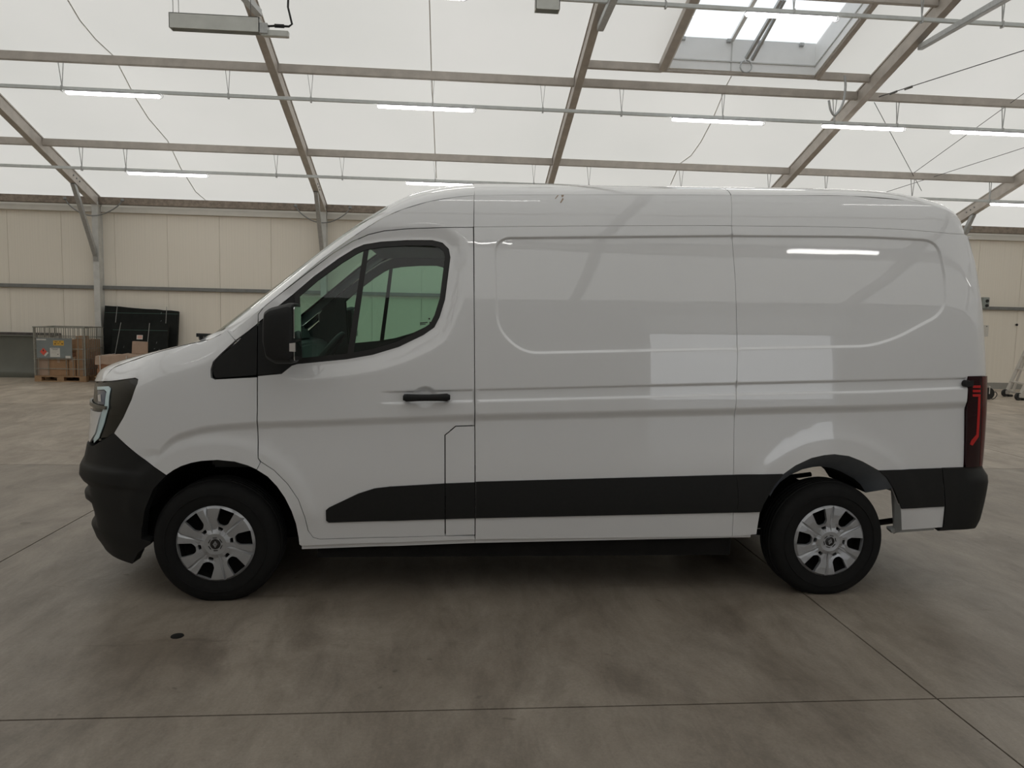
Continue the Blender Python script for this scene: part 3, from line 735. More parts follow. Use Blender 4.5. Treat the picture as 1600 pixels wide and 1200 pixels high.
# rear bumper, round the corner to the middle
zb0, zb1, zb2 = S(1507, 730)[1], S(1500, 770)[1], S(1500, 823)[1]
rbp = np.array([S(1471, 731.2), (S_RD, zb0), (S_MAX, zb0-.02), (S_MAX, zb2-.01), (S_RD+.1, zb2-.015), S(1507, 824), S(1464, 829), S(1473, 824), S(1476.5, 791)])
class _B: pass
def f_rbump(s, z):
    a = sstep((s-4.36)/.2)*sstep((zb0+.005-z)/.09); return -a*.045*sstep((z-zb2+.12)/.16)
FEATS.append(f_rbump)
panel('rear_bumper', rbp, 'trim_black', off=-.009, grid=.04, flange=.05)
FEATS.remove(f_rbump)
panel('lower_skirt', SP([(1395, 829.5), (1463, 826), (1462.5, 829.5), (1396, 834.5)]), 'sill_grey', off=.02, flange=.05)
# rear doors
rd = np.array([(S_RD+.001, zb0+.004), (S_MAX-.004, zb0-.012), (S_MAX-.004, topr[1]-.02), (S_RD+.001, topr[1]-.02)])
panel('rear_door', rd, 'van_white', gap=.002, grid=.06)
# tail lamps
FEATS.remove(f_mould)
panel('tail_lamp', TAILs, 'tail_dark', off=-.006, gap=.001, grid=.03)
def tz(t): return tz0+(tz1-tz0)*t
t_s = S(1521, 650)[0]; t_e = S(1530, 650)[0]
lampo = [o for o in van.children if o.name.startswith('tail_lamp')]
def lampline(poly, m='tail_line', nm='lamp_bar', off=-.0075): panel(nm, np.array(poly), m, (lampo[0], lampo[1]), off=off, flange=.003, grid=.03)
for k in range(3): lampline(SP([(1518.5, 602+6.8*k), (1530.5, 602+6.8*k), (1530.5, 606+6.8*k), (1518.5, 606+6.8*k)]))
lampline(SP([(1527, 620), (1530.5, 620), (1527.5, 682), (1518, 696), (1514, 694), (1516, 688), (1524, 679)]))
lampline(np.array([(S(1533, 600)[0], tz0-.002), (S_RD-.006, tz0-.002), (S_RD-.006, tz1+.004), (S(1529, 727)[0], tz1+.004)]), 'tail_red', 'lamp_edge', -.0065)
FEATS.append(f_mould)
# window seal, panes, divider
inner = np.array(shrink(densify(WINs, .03), .028))
seal = panel('window_seal', WINs, 'seal_black', (door[0], door[1]), holes=[inner], off=.004, flange=.012, grid=None)
b0, b1, b2, b3 = SP([(568.5, 387), (576.5, 385), (550.5, 562), (541, 563)])
panel('pane', shrink(inner, -.008), 'cab_glass', (door[0], door[1]), off=.012, flange=0, grid=.06, far=True)
panel('window_divider', np.array([b0, b1, b2, b3]), 'seal_black', (door[0], door[1]), off=.008, flange=.014, grid=None)
# inner linings (the cabin side of the sheets)
lin = np.vstack([SP([(404, 505), (404.5, 492), (413, 481), (441, 459), (481, 428), (521, 398), (551, 380), (576, 368.5), (600, 363), (640, 359), (690, 357.5), (738, 357), (740, 480), (740, 600), (740, 660), (690, 680), (690, 830), (500, 838), (476, 800), (440, 750), (406, 728)])])
panel('door_lining', lin, 'cabin_dark', (door[0], door[1]), holes=[shrink(densify(WINs, .03), .022)], off=.045, flange=0, grid=.08)
panel('pillar_lining', pill, 'cabin_dark', off=.03, flange=0, gap=.006, grid=.06)
# ------------------------------------------------------------------ roof, screen and bonnet (lofts from the flank to the middle)
def bez(p0, p1, p2, p3, t):
    t = np.asarray(t)[:, None]; return (1-t)**3*p0+3*t*(1-t)**2*p1+3*t*t*(1-t)*p2+t**3*p3
def loft(sts, ts):
    """sts: (E xyz, C xyz, a, y1, y2); rows of points"""
    R_ = []
    for E_, C_, a, y1, y2 in sts:
        p1 = E_+(C_-E_)*np.array([a, 0, a]); p1[1] = E_[1]+y1
        p2 = C_.copy(); p2[1] = E_[1]+(C_[1]-E_[1])*y2
        R_.append(bez(E_, p1, p2, C_, ts))
    return np.array(R_)
def grid_mesh(name, G, m, mirror=True, flip=False, thick=0.):
    n, k, _ = G.shape; mb = MB()
    mb.add(G.reshape(-1, 3), [(i*k+j, i*k+j+1, (i+1)*k+j+1, (i+1)*k+j) for i in range(n-1) for j in range(k-1)])
    if mirror:
        Q = G.copy(); Q[..., 1] = 2*HW-Q[..., 1]; mb.add(Q.reshape(-1, 3), [(i*k+j, (i+1)*k+j, (i+1)*k+j+1, i*k+j+1) for i in range(n-1) for j in range(k-1)])
    me = bpy.data.meshes.new(name); me.from_pydata(mb.v, [], mb.f); me.materials.append(MATS[m])
    bm = bmesh.new(); bm.from_mesh(me); bmesh.ops.remove_doubles(bm, verts=bm.verts, dist=.0005); bmesh.ops.recalc_face_normals(bm, faces=bm.faces); bm.to_mesh(me); bm.free()
    me.polygons.foreach_set('use_smooth', [True]*len(me.polygons)); me.update(); return me
def E3(u, v): s, z = S(u, v); return surf(s, z)
def interp_st(sts, n):
    """resample stations smoothly"""
    A = np.array([np.r_[e, c, a, y1, y2] for e, c, a, y1, y2 in sts]); B = catmull(A, n)
    return [(b[:3], b[3:6], b[6], b[7], b[8]) for b in B]
TS = np.linspace(0, 1, 25)**1.35
ctr = lambda x, z: np.array([x, HW, z])
cx_ = [(-.24, 1.455), (.01, 1.65), (.30, 1.885), (.53, 2.07), (.78, 2.255), (.93, 2.345), (1.06, 2.415), (1.21, 2.455), (1.33, 2.475), (1.43, 2.485)]
st_front = [(E3(*CREST[i]), ctr(*cx_[i]), .45 if i < 5 else .5, .075 if i < 5 else .07, .45) for i in range(10)]
scr = interp_st(st_front[:6], 6); cap = interp_st(st_front[5:], 6)
full = interp_st(st_front, 6); scr = full[:31]; cap = full[30:]
TP = np.linspace(0, .24, 9); TG = np.linspace(.24, 1, 25)
both('screen_pillar', grid_mesh('screen_pillar', loft(scr, TP), 'van_white', mirror=False))
ws = link('windscreen', grid_mesh('windscreen', loft(scr, TG), 'screen_glass'), van)
# black printed border of the screen
fr_ = loft(scr, np.linspace(.235, .29, 4)); fr_[..., 2] -= .004; both('screen_border', grid_mesh('screen_border', fr_, 'seal_black', mirror=False), (van, van))
link('roof', grid_mesh('roof', loft(cap, TS), 'van_white'), van)
def roof_st(u, v, dz=0., dx=0., a=.5):
    e = E3(u, v); return (e, ctr(e[0]+dx, 2.488+RAKE*(e[0]-1.45)*.8+dz), a, .07, .42)
mids = interp_st([roof_st(741.5, 305), roof_st(900, 304), roof_st(1020, 304.2), roof_st(1141.5, 304.6)], 6)
rear = interp_st([roof_st(1142.5, 304.6), roof_st(1240, 305.2), roof_st(1330, 306, -.003), roof_st(1400, 311, -.01, .02), roof_st(1440, 318, -.028, .05), roof_st(1468, 325.5, -.055, .075), roof_st(1485, 332, -.09, .10), roof_st(1494, 338, -.14, .115), roof_st(1500, 346, -.20, .12), roof_st(1506, 364, -.26, .125)], 5)
link('roof', grid_mesh('roof', loft(mids, TS), 'van_white'), van); link('roof', grid_mesh('roof', loft(rear, TS), 'van_white'), van)
# headlining
hl = loft(full[32:], np.linspace(.1, 1, 12)); hl[..., 2] -= .055; link('headlining', grid_mesh('headlining', hl, 'cabin_grey'), van)
# bonnet
hx = [(-.935, 1.19), (-.925, 1.225), (-.905, 1.252), (-.845, 1.287), (-.755, 1.318), (-.63, 1.352), (-.53, 1.378), (-.42, 1.404), (-.34, 1.424), (-.29, 1.442)]
st_h = [(E3(*HOODE[i])+np.array([0, .004, .002]), ctr(*hx[i]), .35, .10, .4) for i in range(10)]
bon = link('bonnet', grid_mesh('bonnet', loft(interp_st(st_h, 5), TS), 'van_white'), van)
wp = MB(); 
for sgn, y0 in ((1, .62), (1, 1.25)):
    wp.tube([(-.25, y0, 1.42), (-.20, y0-.05, 1.46), (-.16, y0-.28, 1.475), (-.12, y0-.40, 1.49)], .012, 6); wp.bar((-.13, y0-.42, 1.50), (-.17, y0+.12, 1.48), .02, .02)
link('wiper', wp.mesh('wiper', 'trim_black', smooth=50), van)
cw = MB(); G = loft([(st_h[8][0]+np.array([0, .02, -.02]), ctr(-.33, 1.41), .35, .1, .4), (st_front[0][0]+np.array([.02, .03, -.03]), ctr(-.20, 1.43), .35, .1, .4)], TS)
link('scuttle', grid_mesh('scuttle', G, 'trim_black'), van)

# ------------------------------------------------------------------ nose
lampP = np.vstack([SP([(178.5, 676), (192.8, 652.5), (205.3, 625), (214.8, 599), (215, 593.5), (211, 591.3), (175, 596)]), [(-1.04, 1.198), (-1.04, .86)], SP([(166, 684)])])
lamp = panel('headlamp', lampP, 'lamp_dark', off=.006, gap=.002, flange=.04)
FEATS_N = len(FEATS)
sA = lambda u, v: S(u, v)
led = np.vstack([SP([(152, 604), (170, 603.5), (172.5, 607), (169.5, 636), (162.5, 662), (154, 685), (147, 692)]), SP([(146, 686), (151, 677), (160, 643), (164, 632), (166.5, 612), (163, 608.5), (152, 609)])])
panel('light_strip', led, 'led_blue', (lamp[0], lamp[1]), off=-.001, flange=.004, grid=None, label='pale blue daytime light strip')
panel('lens', SP([(152, 610), (162, 610), (165, 613), (162.5, 632), (152, 631)]), 'lens_blue', (lamp[0], lamp[1]), off=.002, flange=.003, grid=None)
panel('lens', SP([(153, 617), (157, 616), (158, 628), (154, 627)]), 'clear_lens', (lamp[0], lamp[1]), off=-.001, flange=.003, grid=None)
panel('nose_trim', np.vstack([SP([(154, 643.5), (159, 643.5), (150, 677), (142, 691)]), [(-1.05, .90), (-1.05, 1.045)]]), 'van_white', off=-.006, flange=.01, grid=None)
zbar = S(160, 636)[1]
panel('grille_bar', np.array([S(168, 634.5), S(167.3, 639.5), (S_MIN, zbar-.012), (S_MIN, zbar+.014)]), 'chrome_dark', off=-.012, flange=.012, grid=None)
gm = panel('grille', np.array([(-1.03, 1.20), (-1.03, .84), (S_MIN, .80), (S_MIN, 1.20)]), 'gloss_black', off=.012, flange=.03)
for k in range(5):
    z_ = .86+.05*k; panel('grille_slat', np.array([(-1.06, z_), (S_MIN, z_-.004), (S_MIN, z_+.014), (-1.06, z_+.018)]), 'trim_black', (gm[0], gm[1]), off=-.006, flange=.02, grid=None)
# emblem on the grille: a flat diamond ring
def diamond(w_, h_): return [(0, h_), (w_, 0), (0, -h_), (-w_, 0)]
em = MB()
for (a, b) in ((1, .72), (.56, .30)):
    o_, i_ = diamond(.068*a, .088*a), diamond(.068*b, .088*b)
    V_ = [(y_, z_) for y_, z_ in o_]+[(y_, z_) for y_, z_ in i_]
    for k in range(4):
        j = (k+1) % 4; q = [V_[k], V_[j], V_[4+j], V_[4+k]]; em.prism(q, 0, -.012, 'yz')
link('emblem', em.mesh('emblem', 'hub_silver'), gm[0], (-.955+.065, HW, 1.02))
def f_bump(s, z):
    a = sstep((-.30-s)/.35); b = sstep((-.78-s)/.14)
    r = -.016*a*sstep((z-.63)/.04)*sstep((.765-z)/.05)
    g = b*(.022*sstep((.635-z)/.012)*sstep((z-.555)/.012)+.024*sstep((.53-z)/.012)*sstep((z-.36)/.02)) - b*.006
    return r+g
FEATS.append(f_bump)
bump_poly = np.vstack([SP([(178, 677.5), (236, 726.5), (259.3, 743.5), (240, 764), (226.5, 798), (222, 825), (221, 842), (236, 846), (236, 850), (216, 864)]), [(-.60, .185), (-.80, .20), (-1.02, .245), (S_MIN, .25), (S_MIN, .80), (-1.05, .845)], SP([(146, 697), (160, 689)])])
panel('front_bumper', bump_poly, 'trim_black', off=-.004, flange=.06, grid=.03, extra=[np.stack([np.arange(-1.3, -.3, .03), np.full(34, z_)], 1)[:34] for z_ in (.765, .74, .715, .67, .65, .635, .622, .567, .555, .53, .518, .38, .36)])
FEATS.remove(f_bump)

# ------------------------------------------------------------------ wheel arches and wheels
HUBS = [(0., .3375), (3.585, .3375)]
def arch_cap(A, y, m='under_dark', zlo=.3):
    A = densify(A, .05, False); P0 = surf(A[:, 0], A[:, 1], .004); q = [(p[0], max(p[2], zlo)) for p in P0]
    both('liner_wall', MB().prism(q, y, y+.01).mesh('liner_wall', m))
def arch_liner(A, hub, m, y1, sc_, y2, nm='wheel_liner', zmin=0.):
    A = densify(A, .03, False); P0 = surf(A[:, 0], A[:, 1], .004); c = np.array([hub[0], 0, hub[1]])
    P1 = P0.copy(); P1[:, [0, 2]] = c[[0, 2]]+(P0[:, [0, 2]]-c[[0, 2]])*sc_; P1[:, 1] = y1
    P2 = P1.copy(); P2[:, 1] = y2
    k = P1[:, 2] > zmin
    both(nm, grid_mesh(nm, np.array([P0, P0*.5+P1*.5, P1]), m, mirror=False)); both(nm, grid_mesh(nm, np.array([P1[k], P2[k]]), 'under_dark', mirror=False))
arch_liner(AFr, HUBS[0], 'under_dark', .10, 1.0, .60)
arch_liner(AR[2:14], HUBS[1], 'liner_grey', .17, .80, .62, zmin=.60)
arch_cap(AFr, .60, zlo=.2); arch_cap(AR[3:12], .62, zlo=.62)
mf = MB().add([tuple(vpt(u, v, y)) for u, v, y in ((1391, 752, .12), (1399, 768, .05), (1405, 786, .02), (1408, 800, .012), (1409, 829, .012), (1396, 834.5, .10), (1394, 800, .14))], [(0, 1, 2, 3, 4, 5, 6)])
both('arch_end', mf.mesh('arch_end', 'sill_grey'))

R_T = .352
tyre = MB(); hw_ = .108
tp = [(.205, .012), (.222, .002), (.262, -.004), (.300, -.002), (.326, .006), (.341, .020), (.348, .036), (.352, .055), (.352, .160), (.348, .180), (.33, .205), (.30, .214), (.25, .212), (.215, .20)]
tyre.lathe(tp, (0, 0, 0), 'y', 72)
for k in range(4):                                   # tread grooves as raised ribs
    y_ = .05+.034*k; tyre.lathe([(.350, y_), (.3565, y_+.002), (.3565, y_+.021), (.350, y_+.023)], (0, 0, 0), 'y', 72)
tyre.lathe([(.276, -.0035), (.2775, -.0075), (.281, -.0075), (.283, -.0035)], (0, 0, 0), 'y', 72)
tyre.v = [(x, y, max(z, -.3375)) for x, y, z in tyre.v]
tyre_me = tyre.mesh('tyre', 'rubber', smooth=35)
rim = MB().lathe([(.208, .012), (.200, .05), (.195, .19), (.215, .20)], (0, 0, 0), 'y', 48).lathe([(0, .06), (.08, .06), (.16, .075), (.198, .06)], (0, 0, 0), 'y', 48)
rim_me = rim.mesh('rim', 'under_dark', smooth=40)
# hubcap: disc with six openings and six slots, spokes with a step in the middle
def hubcap_mesh():
    R = .218; pts = []; ed = []; holes = []
    def loop(L, hole=False):
        o = len(pts); pts.extend([tuple(p) for p in L]); ed.extend([(o+i, o+(i+1) % len(L)) for i in range(len(L))])
        if hole: holes.append(np.array(L))
    loop([(R*math.cos(a), R*math.sin(a)) for a in np.linspace(0, 2*math.pi, 73)[:-1]])
    for k in range(6):
        a = math.radians(60*k+9.5); ca, sa = math.cos(a), math.sin(a)
        q = rounded([(.203, -.038), (.203, .046), (.132, .040), (.110, .024), (.110, -.008), (.128, -.026)], [.006, .006, .006, .010, .010, .006], 3)
        loop([(r*ca-t*sa, r*sa+t*ca) for r, t in q], True)
        q = rounded([(.098, -.010), (.098, .020), (.080, .016), (.080, -.008)], .004, 2); loop([(r*ca-t*sa, r*sa+t*ca) for r, t in q], True)
        for r0, r1, da in ((.06, .2155, 30), (.112, .199, 15), (.112, .199, -19)):
            if da != 30: continue
            b = math.radians(60*k+9.5+da+3); o = len(pts); pts.append((r0*math.cos(b), r0*math.sin(b))); pts.append((r1*math.cos(b), r1*math.sin(b))); ed.append((o, o+1))
    for r in (.040, .060, .082, .112, .165, .205):
        o = len(pts)
        for a in np.linspace(0, 2*math.pi, 61)[:-1]:
            p = (r*math.cos(a), r*math.sin(a))
            if all(not inside(h, np.array([p[0]]), np.array([p[1]]))[0] and dist(h, np.array([p[0]]), np.array([p[1]]))[0] > .003 for h in holes): pts.append(p)
    v, e, f, *_ = delaunay_2d_cdt([Vector(p) for p in pts], ed, [], 0, 1e-6)
    V = np.array([(p.x, p.y) for p in v]); T = np.array([t for t in f if len(t) == 3]); c = V[T].mean(1); k = np.hypot(c[:, 0], c[:, 1]) < R
    for h in holes: k &= ~inside(h, c[:, 0], c[:, 1])
    T = T[k]
    r = np.hypot(V[:, 0], V[:, 1]); ang = (np.degrees(np.arctan2(V[:, 1], V[:, 0]))-9.5) % 60
    d = np.interp(r, [0, .04, .06, .075, .09, .115, .19, .208, .218], [-.010, -.010, -.012, -.006, .004, -.004, -.012, -.008, .004])
    step = np.where((r > .07) & (r < .21), .006*((ang-33)/15.), 0); step = np.where(ang > 33.5, -step*.6, step*.3)
    d = d+np.clip(step, -.006, .006)
    mb = MB(); X = [(V[i, 0], d[i], V[i, 1]) for i in range(len(V))]
    mb.add(X, [tuple(t) for t in T])
    # edges turned in
    cnt = {}
    for t in T:
        for a, b in ((t[0], t[1]), (t[1], t[2]), (t[2], t[0])): cnt[(min(a, b), max(a, b))] = cnt.get((min(a, b), max(a, b)), 0)+1
    for (a, b), n in cnt.items():
        if n == 1:
            A, B = X[a], X[b]; mb.add([A, B, (B[0]*.995, B[1]+.022, B[2]*.995), (A[0]*.995, A[1]+.022, A[2]*.995)], [(0, 1, 2, 3)])
    me = mb.mesh('hubcap', 'hub_silver'); return me
hub_me = hubcap_mesh()
cc = MB().lathe([(0, -.013), (.020, -.0135), (.028, -.012), (.030, -.006)], (0, 0, 0), 'y', 32); cc_me = cc.mesh('centre_cap', 'gloss_black', smooth=50)
lg = MB()
for (a, b) in ((1, .74), (.52, .28)):
    o_, i_ = diamond(.0125*a, .0185*a), diamond(.0125*b, .0185*b)
    for k in range(4): j = (k+1) % 4; lg.prism([o_[k], o_[j], i_[j], i_[k]], -.0132, -.0152, 'xz')
lg_me = lg.mesh('emblem', 'hub_silver')
sl = MB()
for k in range(6):
    a = math.radians(60*k+33); ca, sa = math.cos(a), math.sin(a); q = [(.034, -.011), (.034, .011), (.038, .012), (.038, -.012)]
    sl.prism([(r*ca-t*sa, r*sa+t*ca) for r, t in q], -.0105, -.0128, 'xz')
sl_me = sl.mesh('cap_slot', 'gloss_black')
for side in (0, 1):
    for i, (hx_, hz_) in enumerate(HUBS):
        wh = empty('wheel', (hx_, .035 if not side else 2*HW-.035, hz_), parent=van)
        if side: wh.scale = (1, -1, 1)
        link('tyre', tyre_me, wh); link('rim', rim_me, wh)
        ra = (0, math.radians(0 if i == 0 else 17), 0)
        h_ = link('hubcap', hub_me, wh, (0, .002, 0), ra); 
        for nm, me in (('centre_cap', cc_me), ('emblem', lg_me), ('cap_slot', sl_me)): link(nm, me, wh, (0, .002, 0), ra)

# ------------------------------------------------------------------ mirrors, handle, small parts
def mirror():
    def P(u, v, y): p = vpt(u, v, y); return (p[0], p[2])
    o = rounded([P(u, v, -.2) for u, v in [(414, 505), (416, 487), (424, 481), (456, 473), (462, 474.5), (464, 486), (464.5, 558), (460, 568), (432, 568), (419, 560), (414, 535)]], .012, 3)
    c = o.mean(0); mb = MB(); n = len(o); V = []; secs = [(-.055, .80), (-.075, .93), (-.11, 1), (-.22, 1), (-.262, .96), (-.285, .86), (-.292, .72)]
    for y, k in secs: V += [(c[0]+(p[0]-c[0])*k, y, c[1]+(p[1]-c[1])*k) for p in o]
    F_ = [tuple(range(n)), tuple(range((len(secs)-1)*n, len(secs)*n))]
    for i in range(len(secs)-1): F_ += [(i*n+j, (i+1)*n+j, (i+1)*n+(j+1) % n, i*n+(j+1) % n) for j in range(n)]
    mb.add(V, F_); return mb.mesh('mirror', 'trim_black', smooth=35), o, c
mir_me, mo, mc = mirror()
mr = both('mirror', mir_me)
mx1 = mo[:, 0].max(); z0m, z1m = mo[:, 1].min(), mo[:, 1].max()
mg = MB().prism(rounded([(-.10, z0m+.13), (-.27, z0m+.13), (-.27, z1m-.02), (-.10, z1m-.02)], .02), mx1-.004, mx1+.0005, 'yz').prism(rounded([(-.10, z0m+.02), (-.27, z0m+.02), (-.27, z0m+.115), (-.10, z0m+.115)], .02), mx1-.004, mx1+.0005, 'yz')
mat('mirror_glass', (.75, .78, .80), .02, metal=1.0, noise=.01)
both('mirror_glass', mg.mesh('mirror_glass', 'mirror_glass'), mr)
arm = MB().bar((mc[0]-.02, -.08, z0m+.10), (mc[0]-.03, .06, z0m+.08), .13, .10, up=(0, 0, 1)).bar((mc[0]-.02, -.08, z1m-.10), (mc[0]-.02, .07, z1m-.13), .07, .06)
both('mirror_arm', arm.mesh('mirror_arm', 'trim_black', bevel=.015), mr)
def MP(u, v): p = vpt(u, v, -.285); return (p[0], p[2])
both('indicator_lens', MB().prism([MP(452, 537), MP(452, 549), MP(446, 547), MP(443.5, 543), MP(446, 538.5)], -.291, -.275).mesh('indicator_lens', 'amber'), mr)
both('indicator_lens', MB().prism([MP(452.5, 536.5), MP(461.5, 535.5), MP(461.5, 549.5), MP(452.5, 549)], -.292, -.275).mesh('indicator_lens', 'clear_lens'), mr)
def bar_handle():
    z0, z1 = S(640, 626)[1], S(640, 613)[1]; zc = (z0+z1)/2; h = (z1-z0)/2*1.0
    xs_ = np.linspace(S(630.5, 620)[0], S(703.5, 618)[0], 15); V = []; n = 12; rk = .012
    for i, x_ in enumerate(xs_):
        t = (x_-xs_[0])/(xs_[-1]-xs_[0]); yb = -.034+.006*(2*t-1)**2; e_ = min(1, 12*min(t, 1-t)+.55)
        hh = h*(.80+.20*abs(2*t-1)**2)*e_; zz = zc+RAKE*(x_-xs_[7])
        for k in range(n): a = 2*math.pi*k/n; V.append((x_, yb+.013*np.sign(math.cos(a))*abs(math.cos(a))**.6, zz+hh*np.sign(math.sin(a))*abs(math.sin(a))**.6))
    m = MB(); m.add(V, [tuple(range(n)), tuple(range(14*n, 15*n))]+[(i*n+j, (i+1)*n+j, (i+1)*n+(j+1) % n, i*n+(j+1) % n) for i in range(14) for j in range(n)])
    for x_ in (xs_[1], xs_[-2]): m.box((x_-.015, -.03, zc-.014), (x_+.015, .03, zc+.014))
    return m.mesh('door_handle', 'trim_black', smooth=50)
both('door_handle', bar_handle(), (door[0], door[1]))
k0 = surf(*S(1507, 599)); kb_ = MB().lathe([(0, -.03), (.017, -.03), (.021, -.024), (.021, .01)], (k0[0], k0[1], k0[2]), 'y', 16).box((k0[0], k0[1]-.018, k0[2]-.018), (k0[0]+.045, k0[1]+.01, k0[2]+.018))
both('door_stop', kb_.mesh('door_stop', 'trim_black', smooth=40))
zc_ = S(1530, 737)[1]; rc_ = surf(S_RD+.02, zc_)
both('step_bracket', MB().box((rc_[0]-.01, rc_[1]-.02, zc_-.03), (rc_[0]+.012, rc_[1]+.08, zc_+.03)).mesh('step_bracket', 'galv', bevel=.004))
# dirt smear and scuffs on the roof edge
for pl in ([(877, 304.6), (881.5, 304.6), (880, 307.5), (877.5, 308)], [(879.2, 309), (880.8, 311), (876.4, 317.5), (875, 316.5)], [(871, 305), (873, 305), (868, 311), (867, 310.5)]):
    panel('dirt_smear', SP(pl), 'rust_smear', off=-.0008, flange=0, grid=None, far=False)
# printed marks on the near window glass
for pl in ([(669.2, 496.8), (671.8, 496.8), (672, 499.4), (669.4, 499.4)], [(656, 504), (668, 503), (668, 504.6), (656, 505.8)], [(656, 506.6), (665, 505.8), (665, 507), (656, 508)], [(671, 503), (673, 502.8), (673, 506), (671, 506.3)], [(674.5, 502.5), (679, 502), (679, 503), (674.5, 503.5)]):
    panel('glass_mark', SP(pl), 'seal_black', (door[0], van), off=.0105, flange=0, grid=None, far=False)

# ------------------------------------------------------------------ cabin
panel('sail_lining', np.vstack([SP([(340, 566), (402, 512)]), SAILs[1:6]]), 'cabin_dark', off=.04, flange=0, grid=.08)
cb = MB()
dash = [(-.05, 1.36), (.0, 1.42), (.14, 1.455), (.30, 1.42), (.38, 1.32), (.34, 1.05), (.30, .75), (-.05, .75)]
link('dashboard', MB().prism(dash, .14, 2*HW-.14).mesh('dashboard', 'cabin_dark', bevel=.015), van)
bin_ = MB().prism([(.05, 1.47), (.30, 1.42), (.27, 1.56), (.10, 1.56)], .28, .72)
link('dash_hood', bin_.mesh('dash_hood', 'cabin_dark', bevel=.02), van)
link('dash_tray', MB().prism([(.0, 1.46), (.24, 1.43), (.20, 1.53), (.05, 1.53)], 1.2, 1.7).mesh('dash_tray', 'cabin_dark', bevel=.02), van)
sw = MB(); c = Vector((.52, .50, 1.36)); ax = Vector((-.80, 0, .60)).normalized(); u_ = Vector((0, 1, 0)); v_ = ax.cross(u_)
sw.tube([c+(u_*math.cos(t)+v_*math.sin(t))*.19 for t in np.linspace(0, 2*math.pi, 33)[:-1]], .016, 8, closed=True)
for t in (0, math.pi, -math.pi/2): sw.tube([c, c+(u_*math.cos(t)+v_*math.sin(t))*.19], .018, 6)
sw.tube([c-ax*.02, c+ax*-.0+Vector((-.2, 0, -.12))], .03, 8)
link('steering_wheel', sw.mesh('steering_wheel', 'cabin_dark', smooth=50), van)
for y0 in (.22, 1.02):
    w_ = .52 if y0 < 1 else .84
    seat_ = MB().prism(rounded([(.62, .82), (1.14, .78), (1.15, .94), (.66, .98)], .05), y0, y0+w_)
    st_ = link('seat', seat_.mesh('seat', 'cabin_grey', bevel=.02), van)
    link('backrest', MB().prism(rounded([(1.10, .90), (1.24, .90), (1.33, 1.36), (1.25, 1.38)], .04), y0+.02, y0+w_-.02).mesh('backrest', 'cabin_grey', bevel=.02), st_)
link('bulkhead', MB().prism([(.10, .55), (2*HW-.10, .55), (2*HW-.10, 1.5), (2*HW-.20, 2.2), (2*HW-.32, 2.34), (.32, 2.34), (.20, 2.2), (.10, 1.5)], 1.40, 1.43, 'yz').mesh('bulkhead', 'cabin_grey'), van)
link('cab_floor', MB().box((.52, .08, .60), (1.42, 2*HW-.08, .66)).mesh('cab_floor', 'cabin_dark'), van)
link('overhead_shelf', MB().prism([(.74, 2.07), (.95, 2.085), (1.39, 2.085), (1.39, 2.14), (.80, 2.14)], .17, 2*HW-.17).mesh('overhead_shelf', 'cabin_grey', bevel=.015), van)
# ------------------------------------------------------------------ underbody
ub = MB().box((.55, .10, .235), (3.0, 2*HW-.10, .40)).box((3.0, .30, .44), (3.80, 2*HW-.30, .52)); 
for y_ in (.42, 2*HW-.42): ub.bar((.5, y_, .33), (3.75, y_, .40), .10, .14)
link('chassis', ub.mesh('chassis', 'under_dark'), van)
link('engine_tray', MB().prism([(-.75, .30), (-.4, .24), (.5, .26), (.55, .42), (-.75, .55)], .40, 2*HW-.40).mesh('engine_tray', 'under_dark', bevel=.02), van)
link('rear_axle', MB().tube([(3.585, .25, .34), (3.585, 2*HW-.25, .34)], .045, 12).lathe([(0, -.12), (.10, -.11), (.14, 0), (.10, .11), (0, .12)], (3.585, HW, .34), 'y', 16).mesh('rear_axle', 'under_dark', smooth=40), van)
link('front_axle', MB().tube([(0, .22, .30), (0, 2*HW-.22, .30)], .04, 10).mesh('front_axle', 'under_dark', smooth=40), van)
for y_ in (.36, 2*HW-.36):
    sp_ = MB().tube([(2.95, y_, .36), (3.2, y_, .30), (3.585, y_, .29), (3.95, y_, .34), (4.3, y_, .385)], .02, 8)
    link('leaf_spring', sp_.mesh('leaf_spring', 'under_dark', smooth=40), van)
link('fuel_tank', MB().box((1.0, .45, .24), (2.0, 1.0, .42)).mesh('fuel_tank', 'under_dark', bevel=.05), van)
link('exhaust', MB().tube([(.4, 1.1, .30), (2.2, 1.2, .30), (3.2, 1.45, .32), (4.2, 1.5, .30), (4.45, 1.5, .28)], .035, 10).lathe([(0, -.3), (.09, -.28), (.09, .28), (0, .3)], (2.6, 1.3, .30), 'x', 16).mesh('exhaust', 'under_dark', smooth=40), van)
# ================================================================== lighting rails and strip lights
mat('diffuser', (1, .99, .96), .4, emit=11.0, emit_col=(1, .985, .95), noise=.01)
mat('lamp_body', (.55, .55, .58), .45, noise=.04)
def zrail(u, v, Y): return onY(u, v, Y)[2]
RAILS = [('A', 13.19, zrail(800, 170, 13.19), 5.58), ('B', 15.76, zrail(400, 273, 15.76), 4.745), ('C', 10.62, zrail(1200, 17.5, 10.62), 6.415)]
RX = {'A': [97, 357, 486, 676, 848, 971, 1129, 1303, 1401, 1566], 'B': [128, 197, 432, 535, 680, 834, 920, 1064, 1201, 1290, 1425, 1546], 'C': [1040, 1240, 1440, 1566]}
RLAB = {'A': 'grey conduit rail on strap hangers below the purlin with five lamps in view', 'B': 'grey conduit rail hung from the purlin just above the eaves', 'C': 'grey conduit rail passing in front of the roof skylight'}
def uX(u, Y, z):                                    # X of a pixel column on the line (Y, z)
    lo, hi = -30., 40.
    for _ in range(50):
        m_ = (lo+hi)/2
        if proj((m_, Y, z))[0] < u: lo = m_
        else: hi = m_
    return lo
